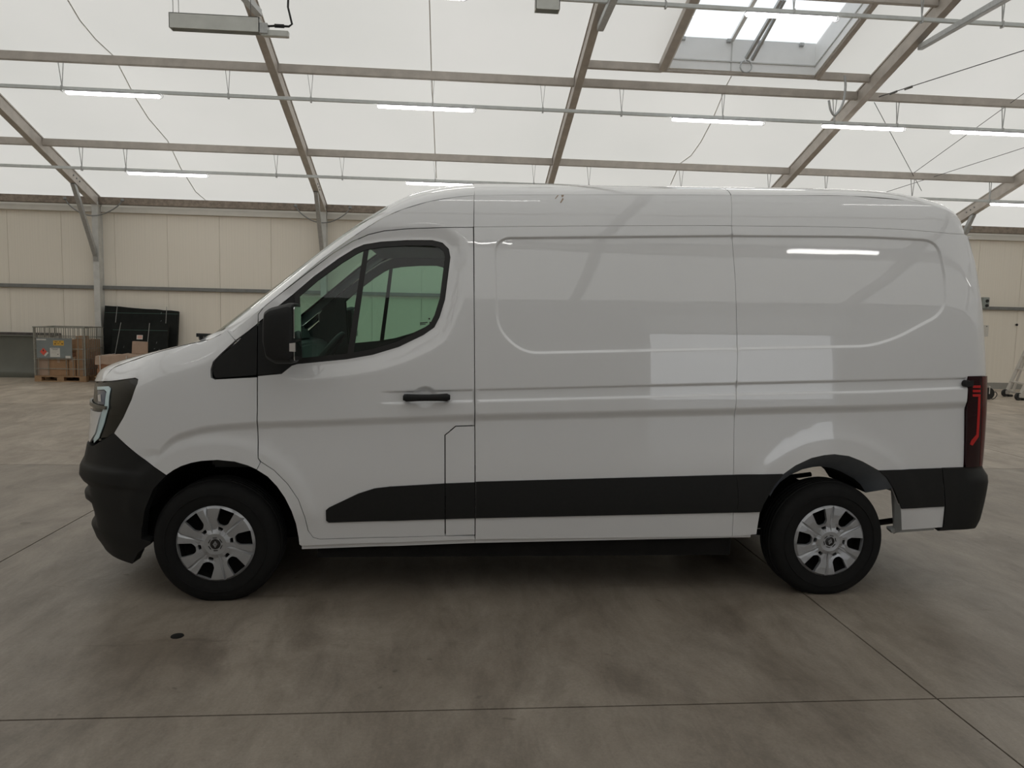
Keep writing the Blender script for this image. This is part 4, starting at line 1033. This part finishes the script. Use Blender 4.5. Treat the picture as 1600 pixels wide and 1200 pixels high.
def rail(nm, Y, z, zp, us, label):
    r = tag(empty('conduit_rail', (2.14, Y, z)), label, 'conduit rail')
    xa, xb = FX[0]+.3, FX[-1]-.3
    m = MB(); m.box((xa-2.14, -.024, -.021), (xb-2.14, .024, .033)); link('channel', m.mesh('channel', 'rail_grey', bevel=.004), r)
    for u in us:
        x = uX(u, Y, z)-2.14; g = MB()
        w_ = .05+.03*random.random()
        g.bar((x-w_, -.01, zp-z+.13), (x, 0, .02), .006, .022, up=(0, 1, 0)); g.bar((x+w_*.6, .01, zp-z+.13), (x, 0, .02), .006, .022, up=(0, 1, 0))
        g.box((x-.012, -.03, -.045), (x+.012, .03, .045))
        link('hanger', g.mesh('hanger', 'galv'), r)
    return r
LH = .055
def strip_light(X0_, X1_, Y, z, label, group=None, k=1.):
    """lamp hung below a rail; z is the rail's centre"""
    xc = (X0_+X1_)/2; h = (X1_-X0_)/2
    r = tag(empty('strip_light', (xc, Y, z)), label, 'strip light', group)
    b = MB().prism(rounded([(-.045, -.042), (.045, -.042), (.03, -.026), (-.03, -.026)], .006), -h, h, 'yz')
    link('housing', b.mesh('housing', 'lamp_body', smooth=30), r)
    n = 10; V = []
    prof_ = [(.046*k*math.cos(a), -.045-.042*k*math.sin(a)) for a in np.linspace(0, math.pi, n)]
    d = MB(); xs_ = [-h+.0, -h+.02, h-.02, h-.0]; ks = [.55, 1, 1, .55]
    for x_, k_ in zip(xs_, ks): V += [(x_, y_*k_, -.045+(z_+.045)*k_) for y_, z_ in prof_]
    d.add(V, [tuple(range(n)), tuple(range(3*n, 4*n))]+[(i*n+j, (i+1)*n+j, (i+1)*n+j+1, i*n+j+1) for i in range(3) for j in range(n-1)]+[(i*n+n-1, (i+1)*n+n-1, (i+1)*n, i*n) for i in range(3)])
    link('diffuser', d.mesh('diffuser', 'diffuser', smooth=40), r)
    for x_ in (-h*.55, h*.55):
        link('clip', MB().box((x_-.012, -.028, -.034), (x_+.012, .028, -.0212)).mesh('clip', 'steel_dark'), r)
    link('lead', MB().tube([(h-.02+.07*math.sin(a), 0, -.03+.045*math.cos(a)-.02) for a in np.linspace(0, 4.6, 10)], .006, 5).mesh('lead', 'lamp_body'), r)
    return r
for nm, Y, z, zp in RAILS: rail(nm, Y, z, zp, RX[nm], RLAB[nm])
LT = [('A', 103, 250, 'lit strip light between the two cable slings over the container cage bay'), ('A', 590, 739, 'lit strip light crossing the straight membrane seam on the middle rail'),
      ('A', 1050, 1191, 'lit strip light just below the skylight, crossing a curved membrane seam'), ('A', 1285, 1411, 'lit strip light under the rafter beside the hanging conduit loop'),
      ('A', 1486, 1632, 'lit strip light beyond the crossed bracing wires'),
      ('B', 200, 323, 'lit strip light on the lower rail above the black wrapped packs'), ('B', 635, 757, 'lit strip light on the lower rail half hidden by the van roof'), ('B', 1548, 1668, 'lit strip light on the lower rail beside the knee brace behind the van'),
      ('C', 612, 726, 'lit strip light on the top rail at the straight membrane seam'), ('C', 1165, 1306, 'lit strip light hanging in front of the skylight glass')]
RD = {nm: (Y, z) for nm, Y, z, zp in RAILS}
for nm, u0, u1, lab in LT:
    Y, z = RD[nm]; strip_light(uX(u0, Y, z-.06), uX(u1, Y, z-.06), Y, z, lab)
# rails over the near half of the hall, above and behind the viewer
for Y, z, X_s in ((-1.5, 4.61, (-5.2, .10, 5.52, 11.2)), (2.2, 5.80, (-5.4, .2, 5.1, 10.4))):
    r = tag(empty('conduit_rail', (2.14, Y, z)), 'grey conduit rail over the near half of the hall', 'conduit rail', 'conduit rails above the viewer')
    zp = zroof(Y, ZE_M)-z
    link('channel', MB().box((FX[0]+.3-2.14, -.021, -.021), (FX[-1]-.3-2.14, .021, .021)).mesh('channel', 'galv'), r)
    for x in np.arange(-14, 20, 2.54): link('hanger', MB().bar((x-2.14, 0, zp-.02), (x-2.14, 0, 0), .01, .02, up=(0, 1, 0)).mesh('hanger', 'galv'), r)
    for x in X_s: strip_light(x-.72, x+.72, Y, z, 'lit strip light over the near half of the hall', 'strip lights above the viewer', .5)

# --- trough fixtures hanging on wires
def trough(u0, v0, u1, v1, Y, h, label, wires=True, plug=True):
    a = onY(u0, v0, Y); b = onY(u1, v1, Y); L = b[0]-a[0]; z = (a[2]+b[2])/2
    r = tag(empty('trough_fixture', (a[0], Y, z)), label, 'fixture')
    g = MB().box((0, -.07, 0), (L, -.062, h)).box((0, .062, 0), (L, .07, h)).box((0, -.07, h-.008), (L, .07, h)).box((0, -.07, 0), (.008, .07, h)).box((L-.008, -.07, 0), (L, .07, h))
    link('trough', g.mesh('trough', 'trough_grey'), r)
    if wires:
        zt = zroof(Y, ZE_M)-z-.06
        for x in (.03, .10, L-.12): link('wire', MB().tube([(x, 0, h), (x, 0, zt)], .004, 5).mesh('wire', 'wire'), r)
    if plug:
        link('end_plate', MB().box((L, -.06, -.005), (L+.10, .06, .12)).mesh('end_plate', 'galv'), r)
        link('stub', MB().box((L+.02, -.04, -.03), (L+.36, .04, .045)).mesh('stub', 'trough_grey', bevel=.006), r)
        link('cable', MB().tube([(L+.04, 0, .12), (L+.10, 0, .10), (L+.20, 0, .11), (L+.36, 0, .11), (L+.40, 0, .14), (L+.35, 0, .35), (L+.36, 0, .6), (L+.33, 0, .8)], .014, 6).lathe([(0, 0), (.025, 0), (.025, .12), (0, .12)], (L+.18, 0, .11), 'x', 8).mesh('cable', 'black_plastic', smooth=50), r)
    return r
mat('trough_grey', (.66, .68, .65), .5, noise=.08, nscale=4)
trough(267, 46.5, 407, 52, 10.30, .185, 'unlit grey trough fixture hanging on wires near the rafter')
trough(836, 17.5, 873.5, 18, 9.4, .17, 'short end of a pale grey trough fixture below the roof ridge', wires=True, plug=False)
# hanging conduit loop at the trimmer
P_ = [(1320, 118), (1321, 135), (1318, 158), (1311, 173), (1303.5, 180), (1298, 172), (1295, 157)]
lo_ = tag(link('cable_loop', MB().tube(catmull([onY(u, v, 12.45) for u, v in P_], 5), .02, 8).mesh('cable_loop', 'galv', smooth=60)), 'grey flexible conduit loop hanging under the skylight trimmer', 'conduit')
# ================================================================== things along the back wall
mat('carton', (.36, .22, .125), .8, noise=.10, nscale=6, bump=.05, bscale=90)
mat('carton_pale', (.40, .29, .22), .75, noise=.08, nscale=6)
mat('carton_red', (.36, .19, .11), .8, noise=.12, nscale=6)
mat('wood', (.34, .215, .12), .8, noise=.22, nscale=5, stretch=(1, 8, 8), bump=.1, bscale=30)
mat('cage', (.30, .295, .26), .5, metal=.5, noise=.15, nscale=20)
mat('plate_grey', (.20, .225, .225), .55, noise=.08, nscale=5)
mat('label_white', (.62, .60, .56), .7, noise=.05, nscale=40)
mat('label_yellow', (.60, .36, .06), .6, noise=.06, nscale=30)
mat('label_red', (.62, .09, .06), .6, noise=.06, nscale=30)
mat('label_pink', (.62, .36, .30), .6, noise=.10, nscale=50)
mat('ink', (.05, .04, .035), .7, noise=.1)
mat('black_wrap', (.008, .0095, .008), .65, spec=.2, noise=.35, nscale=7, bump=.35, bscale=14)
mat('strap_white', (.55, .53, .50), .5, noise=.05)
mat('strap_dull', (.33, .33, .31), .5, noise=.1)
mat('strap_green', (.03, .08, .06), .5, noise=.1)
mat('sheet_grey', (.13, .135, .115), .35, noise=.08, nscale=2)
mat('rail_brown', (.10, .085, .08), .55, noise=.35, nscale=9)
mat('socket_grey', (.30, .33, .31), .5, noise=.05)
mat('alu_light', (.62, .60, .57), .4, metal=.5, noise=.05)

# --- container cage on a pallet
IX, IY = onZ(48.5, 597, 0)[0], 16.82; IW, ID = 1.06, .88
ibc = tag(empty('container_cage', (IX, IY, 0)), 'steel container cage on a wooden pallet with grey placard plate', 'container')
g = 'wood'
pal = empty('pallet', parent=ibc)
for y in (.0, .38, .76): link('bottom_board', MB().box((0, y, 0), (IW, y+.12, .02)).mesh('bottom_board', g), pal)
for x in (0, .46, .92):
    for y in (0, .375, .75): link('block', MB().box((x, y, .02), (x+.14, y+.13, .10)).mesh('block', g), pal)
for y in np.linspace(0, ID-.13, 5): link('top_board', MB().box((0, y, .10), (IW, y+.12, .13)).mesh('top_board', g), pal)
zs_ = [1.17, .95, .71, .49, .28]
cage = link('cage_frame', MB().box((.0, .0, .13), (.03, .03, 1.17)).box((IW-.03, 0, .13), (IW, .03, 1.17)).box((IW-.03, ID-.03, .13), (IW, ID, 1.17)).box((0, ID-.03, .13), (.03, ID, 1.17)).mesh('cage_frame', 'cage'), ibc)
cage['kind'] = 'stuff'
for k, z in enumerate(zs_):
    r_ = .014 if k == 0 else .009
    link('cage_bar', MB().tube([(0, 0, z), (IW, 0, z), (IW, ID, z), (0, ID, z)], r_, 6, closed=True).mesh('cage_bar', 'cage', smooth=50), ibc)
for x in np.linspace(.05, IW-.05, 11):
    for y in (0, ID): link('cage_bar', MB().tube([(x, y, .13 if y else (.95 if .1 < x < .82 else .13)), (x, y, 1.17)], .0075, 5).mesh('cage_bar', 'cage'), ibc)
for x in (.09, .30, .66, .80): link('cage_bar', MB().tube([(x, 0, .13), (x, 0, .52)], .0075, 5).mesh('cage_bar', 'cage'), ibc)
for y in np.linspace(.10, ID-.10, 9):
    for x in (0, IW): link('cage_bar', MB().tube([(x, y, .13), (x, y, 1.17)], .0075, 5).mesh('cage_bar', 'cage'), ibc)
def PX(u, v): p = onY(u, v, IY-.02); return (p[0]-IX, p[2])
(xa, za), (xb, zb) = PX(56.5, 528), PX(113, 560)
plate = link('placard_plate', MB().box((xa, -.022, zb), (xb, -.014, za)).mesh('placard_plate', 'plate_grey'), ibc)
def sticker(nm, u0, v0, u1, v1, m, y=-.0235):
    (x0, z0), (x1, z1) = PX(u0, v0), PX(u1, v1); return link(nm, MB().box((x0, y, z1), (x1, y+.0015, z0)).mesh(nm, m), plate)
sticker('yellow_sign', 83, 532, 100, 540, 'label_yellow'); sticker('white_label', 78, 543.5, 94, 558, 'label_white'); sticker('paper_scrap', 102.5, 556, 110.5, 560, 'label_white'); sticker('paper_strip', 57, 529.5, 72, 531.5, 'label_white')
for u0, v0, u1, v1 in ((85, 536.5, 87.5, 538), (85.5, 533.5, 90, 534.5), (92.5, 533.5, 95, 534.5), (96, 536.5, 98.5, 538), (90, 536.5, 93, 537.2)): sticker('sign_mark', u0, v0, u1, v1, 'ink', -.025)
for u0, v0, u1, v1 in ((80.5, 544.5, 91.5, 545.2), (82, 546, 90, 546.6), (90, 553, 91.5, 554.2), (80.5, 548.5, 92, 548.8), (80.5, 551, 88, 551.3)): sticker('label_text', u0, v0, u1, v1, 'ink', -.025)
x0, z0 = PX(68, 549.5)
link('hazard_diamond', MB().prism([(x0, z0+.082), (x0+.072, z0), (x0, z0-.078), (x0-.072, z0)], -.0235, -.0222).mesh('hazard_diamond', 'label_red'), plate)
link('flame_mark', MB().prism([(x0-.005, z0+.055), (x0+.014, z0+.025), (x0+.006, z0+.006), (x0-.012, z0+.008), (x0-.016, z0+.03)], -.025, -.0237).mesh('flame_mark', 'ink'), plate)
a_ = PX(70, 556); b_ = PX(75, 550.5)
link('white_slip', MB().bar((a_[0], -.0255, a_[1]), (b_[0], -.0255, b_[1]), .002, .035, up=(1, 0, .6)).mesh('white_slip', 'label_white'), plate)
# cartons inside the cage
def carton(x0, y0, z0, x1, y1, z1, label, m='carton', tape=True, base=(0, 0, 0), rot=0):
    c = tag(empty('carton', (base[0]+(x0+x1)/2, base[1]+(y0+y1)/2, base[2]+z0), (0, 0, rot)), label, 'box', None)
    w_, d_, h_ = (x1-x0)/2, (y1-y0)/2, z1-z0
    link('box_body', MB().box((-w_, -d_, 0), (w_, d_, h_)).mesh('box_body', m, bevel=.006), c)
    for s_ in (-1, 1): link('flap', MB().box((-w_+.004, s_*.002, h_), (w_-.004, s_*(d_-.004), h_+.004)).mesh('flap', m), c)
    if tape: link('tape', MB().box((-.025, -d_-.001, h_-.09), (.025, -d_+.001, h_+.0045)).box((-.025, -d_, h_+.0035), (.025, d_, h_+.0055)).mesh('tape', 'carton_pale'), c)
    return c
B_ = (IX, IY, 0)
carton(.04, .04, .13, .27, .32, .52, 'narrow brown carton under the left end of the grey placard plate', 'carton_pale', base=B_)
carton(.285, .04, .13, .68, .32, .50, 'wide brown carton in the middle of the cage floor', base=B_)
carton(.69, .04, .13, .83, .32, .52, 'slim brown carton between the wide carton and the corner stack', base=B_)
for k in range(4):
    carton(.85, .04, .13+.215*k, 1.01, .30, .34+.215*k, ['bottom carton of the corner stack in the cage', 'second carton from the bottom in the cage corner stack', 'third carton from the bottom in the cage corner stack', 'top carton of the corner stack in the cage'][k], base=B_, tape=False)
carton(.62, .345, .13, 1.01, .84, .62, 'dark brown carton behind the corner stack, on the cage floor', 'carton_red', base=B_)
carton(.62, .345, .63, 1.01, .84, .90, 'light brown carton behind the corner stack, on top of the dark one', base=B_)
carton(.04, .345, .13, .60, .84, .88, 'tall brown carton at the back of the cage', base=B_)

# --- wrapped load on a pallet behind the van's nose
LX0, LY = onZ(144, 600, 0)[0], 16.60; LW = 1.25
zt_ = onY(150, 556, LY)[2]
load = tag(empty('wrapped_load', (LX0, LY, 0)), 'brown wrapped pallet load with white straps beside the container cage', 'pallet load')
for y in (0, .31, .62): link('pallet_block', MB().box((.02, y, 0), (LW-.02, y+.10, .12)).mesh('pallet_block', 'wood'), load)
for y in np.linspace(0, .62, 5): link('pallet_board', MB().box((-.02, y, .12), (LW, y+.10, .145)).mesh('pallet_board', 'wood'), load)
for k, z in enumerate((.146, .32)): link('tray', MB().box((.02+.02*k, .03, z), (LW-.03, .70, z+.17)).mesh('tray', 'carton_red', bevel=.008), load)
n_ = 16; V_ = []; F_ = []
rng = random.Random(3)
def wz(i, j): return zt_+.012*rng.uniform(-1, 1)+(.02 if 4 < i < 12 else 0)
top_ = [[(LW*i/n_, .02+.68*j/4, wz(i, j)) for j in range(5)] for i in range(n_+1)]
w_ = MB()
w_.add([p for r in top_ for p in r], [(i*5+j, i*5+j+1, (i+1)*5+j+1, (i+1)*5+j) for i in range(n_) for j in range(4)])
fr2 = []
for i in range(n_+1):
    x, y, z = top_[i][0]
    fr2.append([(x, y, z), (x+.01*rng.uniform(-1, 1), y-.012+.012*rng.uniform(-1, 1), z-.09), (x, y-.02+.01*rng.uniform(-1, 1), z-.18), (x+.01, y-.012, .46+.03*rng.uniform(-1, 1))])
w_.add([p for r in fr2 for p in r], [(i*4+j, i*4+j+1, (i+1)*4+j+1, (i+1)*4+j) for i in range(n_) for j in range(3)])
for x in (0, LW): w_.add([(x, .0, .47), (x, .70, .47), (x, .70, zt_), (x, .02, zt_)], [(0, 1, 2, 3)])
w_.add([(0, .70, .47), (LW, .70, .47), (LW, .70, zt_), (0, .70, zt_)], [(0, 1, 2, 3)])
link('wrapping', w_.mesh('wrapping', 'carton_pale', smooth=60), load)
for u in (156, 197.5):
    x = onY(u, 570, LY-.03)[0]-LX0
    link('strap', MB().box((x-.008, -.026, .0), (x+.008, -.022, zt_+.012)).box((x-.008, -.026, zt_+.008), (x+.008, .71, zt_+.012)).mesh('strap', 'strap_white'), load)
cx0, cx1 = onY(204.5, 545, LY+.3)[0]-LX0, onY(228, 545, LY+.3)[0]-LX0; zc0 = zt_+.035; zc1 = onY(215, 533.5, LY+.3)[2]
bd = tag(empty('carton', (LX0+(cx0+cx1)/2, LY+.38, zc0)), 'upright brown carton standing on the wrapped pallet load', 'box')
wd = (cx1-cx0)/2
link('box_body', MB().prism([(-wd, 0), (wd-.01, 0), (wd, zc1-zc0-.01), (-wd+.02, zc1-zc0)], -.05, .05).mesh('box_body', 'carton_pale', bevel=.005), bd)
link('flap', MB().box((-wd+.03, -.054, .02), (wd-.02, -.051, zc1-zc0-.05)).mesh('flap', 'carton_pale'), bd)

# --- black wrapped packs leaning on the wall
def pack(corners, Yb, Yt, thick, label, straps_v, strap_h):
    """corners: pixel TL, TR of the top edge; the pack stands on the floor and leans back"""
    (u0, v0), (u1, v1) = corners
    a = onY(u0, v0, Yt); b = onY(u1, v1, Yt); xc = (a[0]+b[0])/2; W_ = b[0]-a[0]; h0, h1 = a[2], b[2]; h = (h0+h1)/2
    ang = math.atan2(Yt-Yb, h); L0, L1_ = h0/math.cos(ang), h1/math.cos(ang)
    r = tag(empty('wrapped_pack', (xc, Yb, 0)), label, 'pack'); r.rotation_euler = (-ang, 0, 0)
    n = 10; m = MB(); V = []; rg = random.Random(int(u0))
    for i in range(n+1):
        x = -W_/2+W_*i/n; L = L0+(L1_-L0)*i/n+(.008*rg.uniform(-1, 1))
        V += [(x-.02*(i == 0), 0, .01), (x, -.004*rg.random(), L*.5), (x, 0, L), (x, thick, L), (x, thick, .01)]
    m.add(V, [(i*5+j, i*5+j+1, (i+1)*5+j+1, (i+1)*5+j) for i in range(n) for j in range(4)]+[(i*5+4, i*5, (i+1)*5, (i+1)*5+4) for i in range(n)]+[(0, 1, 2, 3, 4), tuple(n*5+j for j in range(5))])
    link('wrap', m.mesh('wrap', 'black_wrap'), r)
    for t0, t1 in straps_v: link('strap', MB().bar((W_*(t0-.5), -.007, L0+.004), (W_*(t1-.5), -.007, .02), .011, .003, up=(0, 1, 0)).mesh('strap', 'strap_dull'), r)
    zz = L0*strap_h; link('strap', MB().box((-W_/2, -.008, zz), (W_/2, -.005, zz+.010)).mesh('strap', 'strap_green'), r)
    for k in range(6): 
        x = W_*rg.uniform(-.42, .42); z = L0*rg.uniform(.3, .9); link('scuff', MB().prism([(x, z), (x+.03*rg.random()+.01, z+.02), (x+.02, z+.05*rg.random()+.02)], -.0075, -.006).mesh('scuff', 'plate_grey'), r)
    return r, W_, L0
pack([(163.5, 477.5), (279, 486)], 17.72, 18.03, .08, 'large black wrapped panel pack leaning on the wall beside the column', [(.17, .12), (.84, .83)], .90)
pk, pw, pl_ = pack([(177, 504), (263, 505.5)], 17.42, 17.70, .08, 'smaller black wrapped panel pack with a red label, in front of the larger one', [(.14, .02), (.66, .62)], .87)
def PK(u, v): p = onY(u, v, 17.62); return p[0]-pk.location[0], p[2]
(xa, za), (xb, zb) = PK(213.5, 522), PK(223, 529)
lb = link('label_sheet', MB().box((xa, -.011, zb), (xb, -.0085, za)).mesh('label_sheet', 'label_white'), pk)
link('label_print', MB().box((xa+.02, -.0125, zb+.02), (xb-.012, -.0112, za-.012)).mesh('label_print', 'label_pink'), lb)

# --- grey sheets and a rail left of the cage
SXa, SXb = onZ(-40, 590, 0)[0], onZ(58, 590, 0)[0]; zsh = onY(20, 524, 17.85)[2]
sh = tag(empty('metal_sheet', ((SXa+SXb)/2, 17.70, 0), (-.10, 0, 0)), 'grey metal sheet leaning on the wall behind the container cage', 'sheet')
hwid = (SXb-SXa)/2
sv = [(-hwid, 0), (hwid, 0)]
m = MB(); prof_ = [(0, .0), (-.03, .10), (-.015, .14), (.02, .3), (.03, .6), (.01, .9), (0, zsh)]
m.add([(x, y, z) for x in (-hwid, hwid) for y, z in prof_]+[(x, y+.02, z) for x in (-hwid, hwid) for y, z in prof_],
      [(i, i+1, 8+i, 7+i) for i in range(6)]+[(14+i, 21+i, 22+i, 15+i) for i in range(6)]+[(6, 20, 27, 13), (0, 7, 21, 14)]+[(i, 14+i, 15+i, i+1) for i in range(6)]+[(7+i, 8+i, 22+i, 21+i) for i in range(6)])
link('sheet_body', m.mesh('sheet_body', 'sheet_grey', smooth=50), sh)
link('top_fold', MB().box((-hwid, -.03, zsh-.01), (hwid, .03, zsh+.012)).mesh('top_fold', 'sheet_grey'), sh)
za_ = onY(40, 522, 18.0)[2]; xr0, xr1 = onY(-40, 522, 18.05)[0], onY(95, 522, 18.05)[0]
rl = tag(empty('wall_bar', ((xr0+xr1)/2, 18.07, za_)), 'dark rusty bar fixed along the wall behind the container cage', 'bar')
hb = (xr1-xr0)/2
link('bar_body', MB().box((-hb, -.03, -.025), (hb, .03, .035)).mesh('bar_body', 'rail_brown', bevel=.006), rl)
link('bar_bracket', MB().box((hb-.05, -.03, -.12), (hb, .03, -.02)).mesh('bar_bracket', 'rail_brown'), rl); link('wall_fixing', MB().box((-hb+.3, .03, -.02), (-hb+.4, .12, .02)).mesh('wall_fixing', 'rail_brown'), rl); link('wall_fixing', MB().box((hb-.3, .03, -.02), (hb-.2, .12, .02)).mesh('wall_fixing', 'rail_brown'), rl)

# --- on and by the wall at the right
def wallpx(u, v, d=0.): p = onY(u, v, YW-d); return p[0], p[2]
(xa, za), (xb, zb) = wallpx(1532.5, 464.5), wallpx(1541.5, 482)
sk = tag(empty('socket_box', ((xa+xb)/2, YW, (za+zb)/2)), 'grey green electrical socket box on the wall above the rail', 'socket'); hw2, hh2 = (xb-xa)/2, (za-zb)/2
link('box_body', MB().box((-hw2, -.09, -hh2), (hw2, 0, hh2)).mesh('box_body', 'socket_grey', bevel=.008), sk)
for z in (-.07, .05): link('outlet', MB().lathe([(0, -.03), (.035, -.03), (.04, 0)], (.02, -.09, z), 'y', 14).mesh('outlet', 'black_plastic'), sk)
(xa, za), (xb, zb) = wallpx(1536, 508), wallpx(1543.5, 526)
pn = tag(empty('wall_notice', ((xa+xb)/2, YW, (za+zb)/2)), 'small white paper notice on the cream wall', 'notice')
link('sheet', MB().box((-(xb-xa)/2, -.006, -(za-zb)/2), ((xb-xa)/2, -.001, (za-zb)/2)).mesh('sheet', 'label_white'), pn); link('pin', MB().lathe([(0, -.012), (.012, -.012), (.014, 0)], (.02, -.005, (za-zb)/2-.03), 'y', 8).mesh('pin', 'ink'), pn)
xa, za = wallpx(1587, 507.5)
tag(link('wall_hook', MB().lathe([(0, -.05), (.03, -.05), (.03, -.03), (.012, -.03), (.012, 0)], (0, 0, 0), 'y', 12).mesh('wall_hook', 'black_plastic'), None, (xa, YW, za)), 'small black round hook on the wall above the steps', 'hook')
# mobile steps
st0 = onZ(1571, 619.5, 0); st1 = onZ(1592, 625.5, 0)
sp_ = Vector((st1[0], st1[1], 0)); sq = Vector((st0[0], st0[1], 0))
steps = tag(empty('mobile_steps', tuple((sp_+sq)/2)), 'aluminium mobile steps on black castors standing by the wall', 'steps')
d_ = (sq-sp_); c_ = (sp_+sq)/2; lean_ = Vector((1.02, .10, 2.45))
A_, B2 = d_/2, -d_/2
for p in (A_, B2):
    link('stile', MB().bar(p+Vector((.03, 0, .12)), p+lean_, .035, .085, up=(0, 1, 0)).mesh('stile', 'alu_light'), steps)
    link('rear_leg', MB().bar(p+Vector((.36, .25, .04)), p+lean_-Vector((.1, 0, .1)), .03, .05, up=(0, 1, 0)).mesh('rear_leg', 'alu_light'), steps)
    ca = link('castor', MB().lathe([(0, -.025), (.075, -.025), (.085, -.015), (.085, .015), (.075, .025), (0, .025)], (p.x-.02, p.y, .085), 'y', 20).mesh('castor', 'black_plastic', smooth=40), steps)
    link('castor_fork', MB().box((p.x-.03, p.y-.04, .06), (p.x+.08, p.y+.04, .15)).mesh('castor_fork', 'alu_light', bevel=.01), ca)
    link('foot', MB().box((p.x+.05, p.y-.04, 0), (p.x+.16, p.y+.04, .05)).mesh('foot', 'black_plastic', bevel=.008), steps)
for k in range(1, 8):
    o_ = lean_*(k/8.2)+Vector((.03, 0, .05)); link('tread', MB().bar(A_+o_, B2+o_, .10, .025).mesh('tread', 'alu_light'), steps)
link('tie_bar', MB().bar(A_+Vector((.08, 0, .13)), B2+Vector((.08, 0, .13)), .04, .04).mesh('tie_bar', 'alu_light'), steps)
# cable drum on the floor
cr = onZ(1541, 624, 0)
rr_ = tag(empty('cable_drum', (cr[0], cr[1], 0)), 'small cable drum with loose black lead on the floor by the wall', 'cable drum')
link('drum', MB().lathe([(0, -.07), (.13, -.07), (.13, -.055), (.06, -.055), (.06, .055), (.13, .055), (.13, .07), (0, .07)], (0, 0, .135), 'y', 20).mesh('drum', 'black_plastic', smooth=30), rr_)
link('wound_cable', MB().lathe([(.06, -.05), (.105, -.045), (.105, .045), (.06, .05)], (0, 0, .135), 'y', 20).mesh('wound_cable', 'carton_red', smooth=30), rr_)
link('handle', MB().tube([(0, -.08, .13), (.0, -.08, .30), (0, .08, .30), (0, .08, .13)], .01, 6).mesh('handle', 'label_white', smooth=50), rr_)
link('lead', MB().tube(catmull([(.08, 0, .05), (.13, -.02, .012), (.19, -.03, .05), (.22, -.03, .12), (.18, -.03, .17), (.12, -.03, .16)], 5), .009, 6).mesh('lead', 'black_plastic', smooth=60), rr_)
# round cover plate set in the floor
fc = onZ(277, 994, 0)
link('floor_plug', MB().lathe([(0, .004), (.026, .004), (.031, .003), (.033, -.002)], (fc[0], fc[1], 0), 'z', 24).mesh('floor_plug', 'under_dark', smooth=40), floor)
